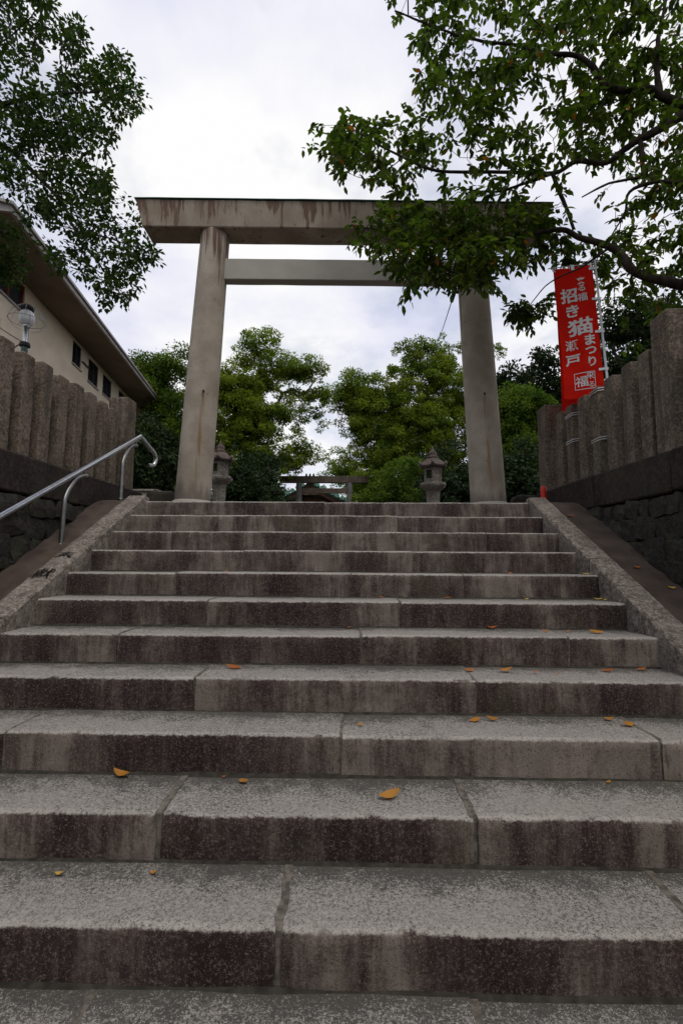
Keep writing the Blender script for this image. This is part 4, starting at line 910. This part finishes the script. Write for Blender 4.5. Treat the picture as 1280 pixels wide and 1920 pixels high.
holesR = [(1130, 345, 70, 45, .80), (1090, 410, 60, 30, .7), (1230, 420, 50, 40, .55), (820, 200, 40, 40, .5), (1010, 560, 14, 20, .9), (1010, 330, 60, 30, .6), (960, 270, 40, 20, .4), (1180, 260, 40, 26, .5), (1075, 560, 35, 40, .85), (1210, 300, 50, 30, .5), (890, 100, 40, 25, .45), (740, 380, 40, 14, .6)]
rx = random.Random(5); band = [(640, 440), (690, 400), (760, 385), (900, 390), (1040, 410), (1045, 470), (960, 500), (900, 540), (800, 530), (740, 520), (700, 465)]
EXR = []
while len(EXR) < 190:
    u, v = rx.uniform(640, 1045), rx.uniform(385, 545)
    if in_poly(u, v, band): EXR.append(tuple(atY(u, v, rx.uniform(-.25, .5))))
for i in range(45): EXR.append(tuple(atY(rx.gauss(650, 25), rx.gauss(272, 20), rx.uniform(-.2, .4))))
for i in range(26): EXR.append(tuple(atY(rx.gauss(985, 16), rx.gauss(585, 11), rx.uniform(.35, .65))))
for i in range(480):                            # the part of the crown beyond the right edge and above the picture
    EXR.append((rx.uniform(3.7, 6.4), rx.uniform(-3.4, 1.6), rx.uniform(2.3, 5.6)))
for i in range(110): EXR.append((rx.uniform(1.2, 4.5), rx.uniform(-2.8, -.2), rx.uniform(4.6, 6.2)))
near_tree('cherry_tree', 'dark leafy cherry tree reaching in from the right over the torii', 'tree', [(4.75, -.75, .18), (4.70, -.7, 1.2), (4.55, -.6, 2.2), (4.45, -.6, 3.2), (4.5, -.5, 4.6)],
          limbsR, polyR, holesR, 1040, (-.75, .55), M['cherry'], 77, 'cherry', .094, EXR, 210, 20)
def L1(pts, y0, y1): return L2(pts, y0, y1, 0, 0)
limbsL = [
    (L1([(-120, 450), (0, 402), (40, 385), (100, 370), (220, 350), (360, 345), (450, 320)], 1.9, 1.5), .040, .006),
    (L1([(220, 350), (235, 280), (225, 200), (250, 150)], 1.6, 1.5), .014, .005),
    (L1([(-120, 470), (0, 540), (60, 580), (130, 650), (200, 720), (250, 790), (320, 870), (400, 890), (520, 930)], 1.9, 1.5), .048, .007),
    (L1([(250, 790), (300, 900), (380, 1000), (430, 1080)], 1.65, 1.5), .016, .005),
    (L1([(-120, 200), (20, 150), (120, 60)], 1.9, 1.6), .03, .006)]
polyL = [(-70, -60), (88, -60), (102, 30), (120, 52), (150, 44), (172, 84), (192, 70), (210, 75), (230, 100), (250, 125), (263, 150), (265, 200), (240, 215), (220, 220), (215, 250), (207, 280), (185, 285), (178, 300), (200, 325), (210, 350), (235, 360), (260, 400), (280, 445), (302, 462), (298, 488), (270, 510), (250, 525), (254, 552), (225, 565), (185, 570), (170, 545), (150, 535), (125, 515), (110, 500), (85, 465), (100, 435), (70, 420), (40, 400), (15, 380), (10, 360), (-70, 330)]
holesL = [(95, 118, 24, 26, .75), (8, 355, 20, 22, .8), (60, 300, 20, 10, .6), (20, 60, 14, 20, .5), (150, 250, 26, 12, .5), (110, 345, 20, 12, .45), (150, 470, 22, 14, .5), (225, 480, 18, 10, .5), (35, 120, 18, 14, .5), (150, 150, 18, 10, .4), (60, 215, 22, 10, .4)]
TLT = [(-7.6, 2.2, -.02), (-7.4, 2.2, 1.5), (-7.0, 2.1, 3.0), (-6.6, 2.0, 4.5), (-6.4, 2.0, 6.2)]
near_tree('near_camphor_tree', 'dark camphor tree reaching in from the upper left beside the beam end', 'tree', TLT, limbsL, polyL, holesL, 800, (1.15, 2.3), M['camphor'], 88, 'camphor', .086,
          [atY(u, v, 2.4+.3*random.Random(int(u*7+v)).random()) for u, v in [(random.Random(i).uniform(-30, 48), random.Random(i+500).uniform(415, 525)) for i in range(70)]], 170, 11)

# ------------------------------------------------------------------ fallen leaves on the steps
def dry_leaf(seed, curl):
    r = random.Random(seed); prof = []; n_ = 7; vv = []; ff = []
    for i in range(n_):
        t = i/(n_-1); w_ = .26*math.sin(math.pi*min(1, t*.96+.02))**.8*(1-.25*t)+.004; z = curl*(t-.5)**2*1.4+.05*r.uniform(-.3, .3)
        vv += [(t-.5, -w_, z+curl*.35*w_), (t-.5, 0, z), (t-.5, w_, z+curl*.5*w_)]
    for i in range(n_-1):
        a = i*3; ff += [(a, a+1, a+4, a+3), (a+1, a+2, a+5, a+4)]
    vv += [(.5, 0, vv[-2][2]), (.66, .04, vv[-2][2]+.03), (.66, .05, vv[-2][2]+.03)]; k = len(vv)-3; ff.append((k, k+1, k+2))
    m = MB(); m.add(vv, ff, True); return m
DRY = {c: [dry_leaf(i*5+ord(c), .2+.25*i).mesh('fallen_leaf', M['dry_'+c]) for i in range(3)] for c in 'abc'}
COLN = {'a': 'orange', 'b': 'rust brown', 'c': 'yellow'}
fallen = [(227, 1457, 9, 30, 'a'), (457, 1468, 9, 20, 'a'), (730, 1496, 9, 36, 'a'), (1140, 1467, 9, 10, 'a'), (420, 1457, 9, 8, 'b'), (111, 1642, 10, 13, 'c'), (288, 1640, 10, 13, 'a'), (676, 1361, 8, 12, 'a'),
          (890, 1353, 8, 20, 'a'), (922, 1352, 8, 19, 'a'), (1141, 1352, 8, 16, 'a'), (1175, 1362, 8, 24, 'a'), (438, 1254, 7, 26, 'b'), (880, 1259, 7, 18, 'b'), (947, 1261, 7, 22, 'a'), (1003, 1263, 7, 10, 'b'), (1043, 1265, 7, 9, 'b'), (1138, 1260, 7, 20, 'b'), (1202, 1257, 7, 15, 'b'),
          (655, 1178, 6, 10, 'b'), (921, 1179, 6, 18, 'b'), (1021, 1186, 6, 13, 'b'), (1064, 1186, 6, 8, 'b'), (1117, 1188, 6, 24, 'a'), (1185, 1182, 6, 15, 'a'), (714, 1122, 5, 9, 'b'), (839, 1123, 5, 14, 'a'), (986, 1125, 5, 8, 'c'), (1121, 1126, 5, 15, 'c'), (1132, 1127, 5, 9, 'c'),
          (425, 1072, 4, 9, 'b'), (955, 1076, 4, 9, 'b'), (1098, 1076, 4, 13, 'c'), (950, 1034, 3, 6, 'b'), (725, 968, 1, 12, 'a')]
bystep = {}
for f_ in fallen: bystep.setdefault(f_[2], []).append(f_)
ORD = ['leftmost', 'second from the left', 'third from the left', 'fourth from the left', 'fifth from the left', 'sixth from the left', 'seventh from the left', 'eighth from the left']
NUM = {1: 'second', 3: 'fourth', 4: 'fifth', 5: 'sixth', 6: 'seventh', 7: 'eighth', 8: 'ninth', 9: 'tenth', 10: 'eleventh'}
for k, lst in bystep.items():
    lst.sort()
    for i, (u, v, _, w_, c) in enumerate(lst):
        p = atZ(u, v, -k*STEP_R) if k >= 5 else Vector((0, 0, 0)); lo, hi = -k*STEP_T+.03, -(k-1)*STEP_T-.035
        y = min(hi, max(lo, p.y if k >= 5 else lo+.05)); x = atY(u, v, y).x; D = y-CAM.y
        s_ = w_*D/FPX/.92
        o = obj('fallen_leaf', rng.choice(DRY[c]), None, (x, y, -k*STEP_R+.006+.07*s_), (rng.uniform(.08, .35), rng.uniform(-.2, .2), rng.uniform(-.5, .5)), (s_*rng.choice((-1, 1)), s_, s_))
        pos = ('the only leaf' if len(lst) == 1 else ORD[i])
        tag(o, '%s fallen leaf, %s on the %s step from the top' % (COLN[c], pos, NUM[k]), 'leaf', 'fallen leaves on the stairs')
for (u, v, c, lab) in ((1068, 969, 'b', 'rust brown fallen leaf near the top of the right ramp'), (1192, 1066, 'b', 'rust brown fallen leaf halfway down the right ramp'), (1258, 1105, 'c', 'yellow fallen leaf lowest on the right ramp')):
    # meet the sloping ramp plane z = y*SL + .012
    d = ray(u, v); t = ((CAM.y*SL+.012)-CAM.z)/(d.z-d.y*SL); p = CAM+d*t; s_ = 14*(p.y-CAM.y)/FPX
    o = obj('fallen_leaf', DRY[c][1], None, (p.x, p.y, p.z+.012), (math.atan(SL), .1, rng.uniform(-.5, .5)), (s_, s_, s_)); tag(o, lab, 'leaf', 'fallen leaves on the right ramp')
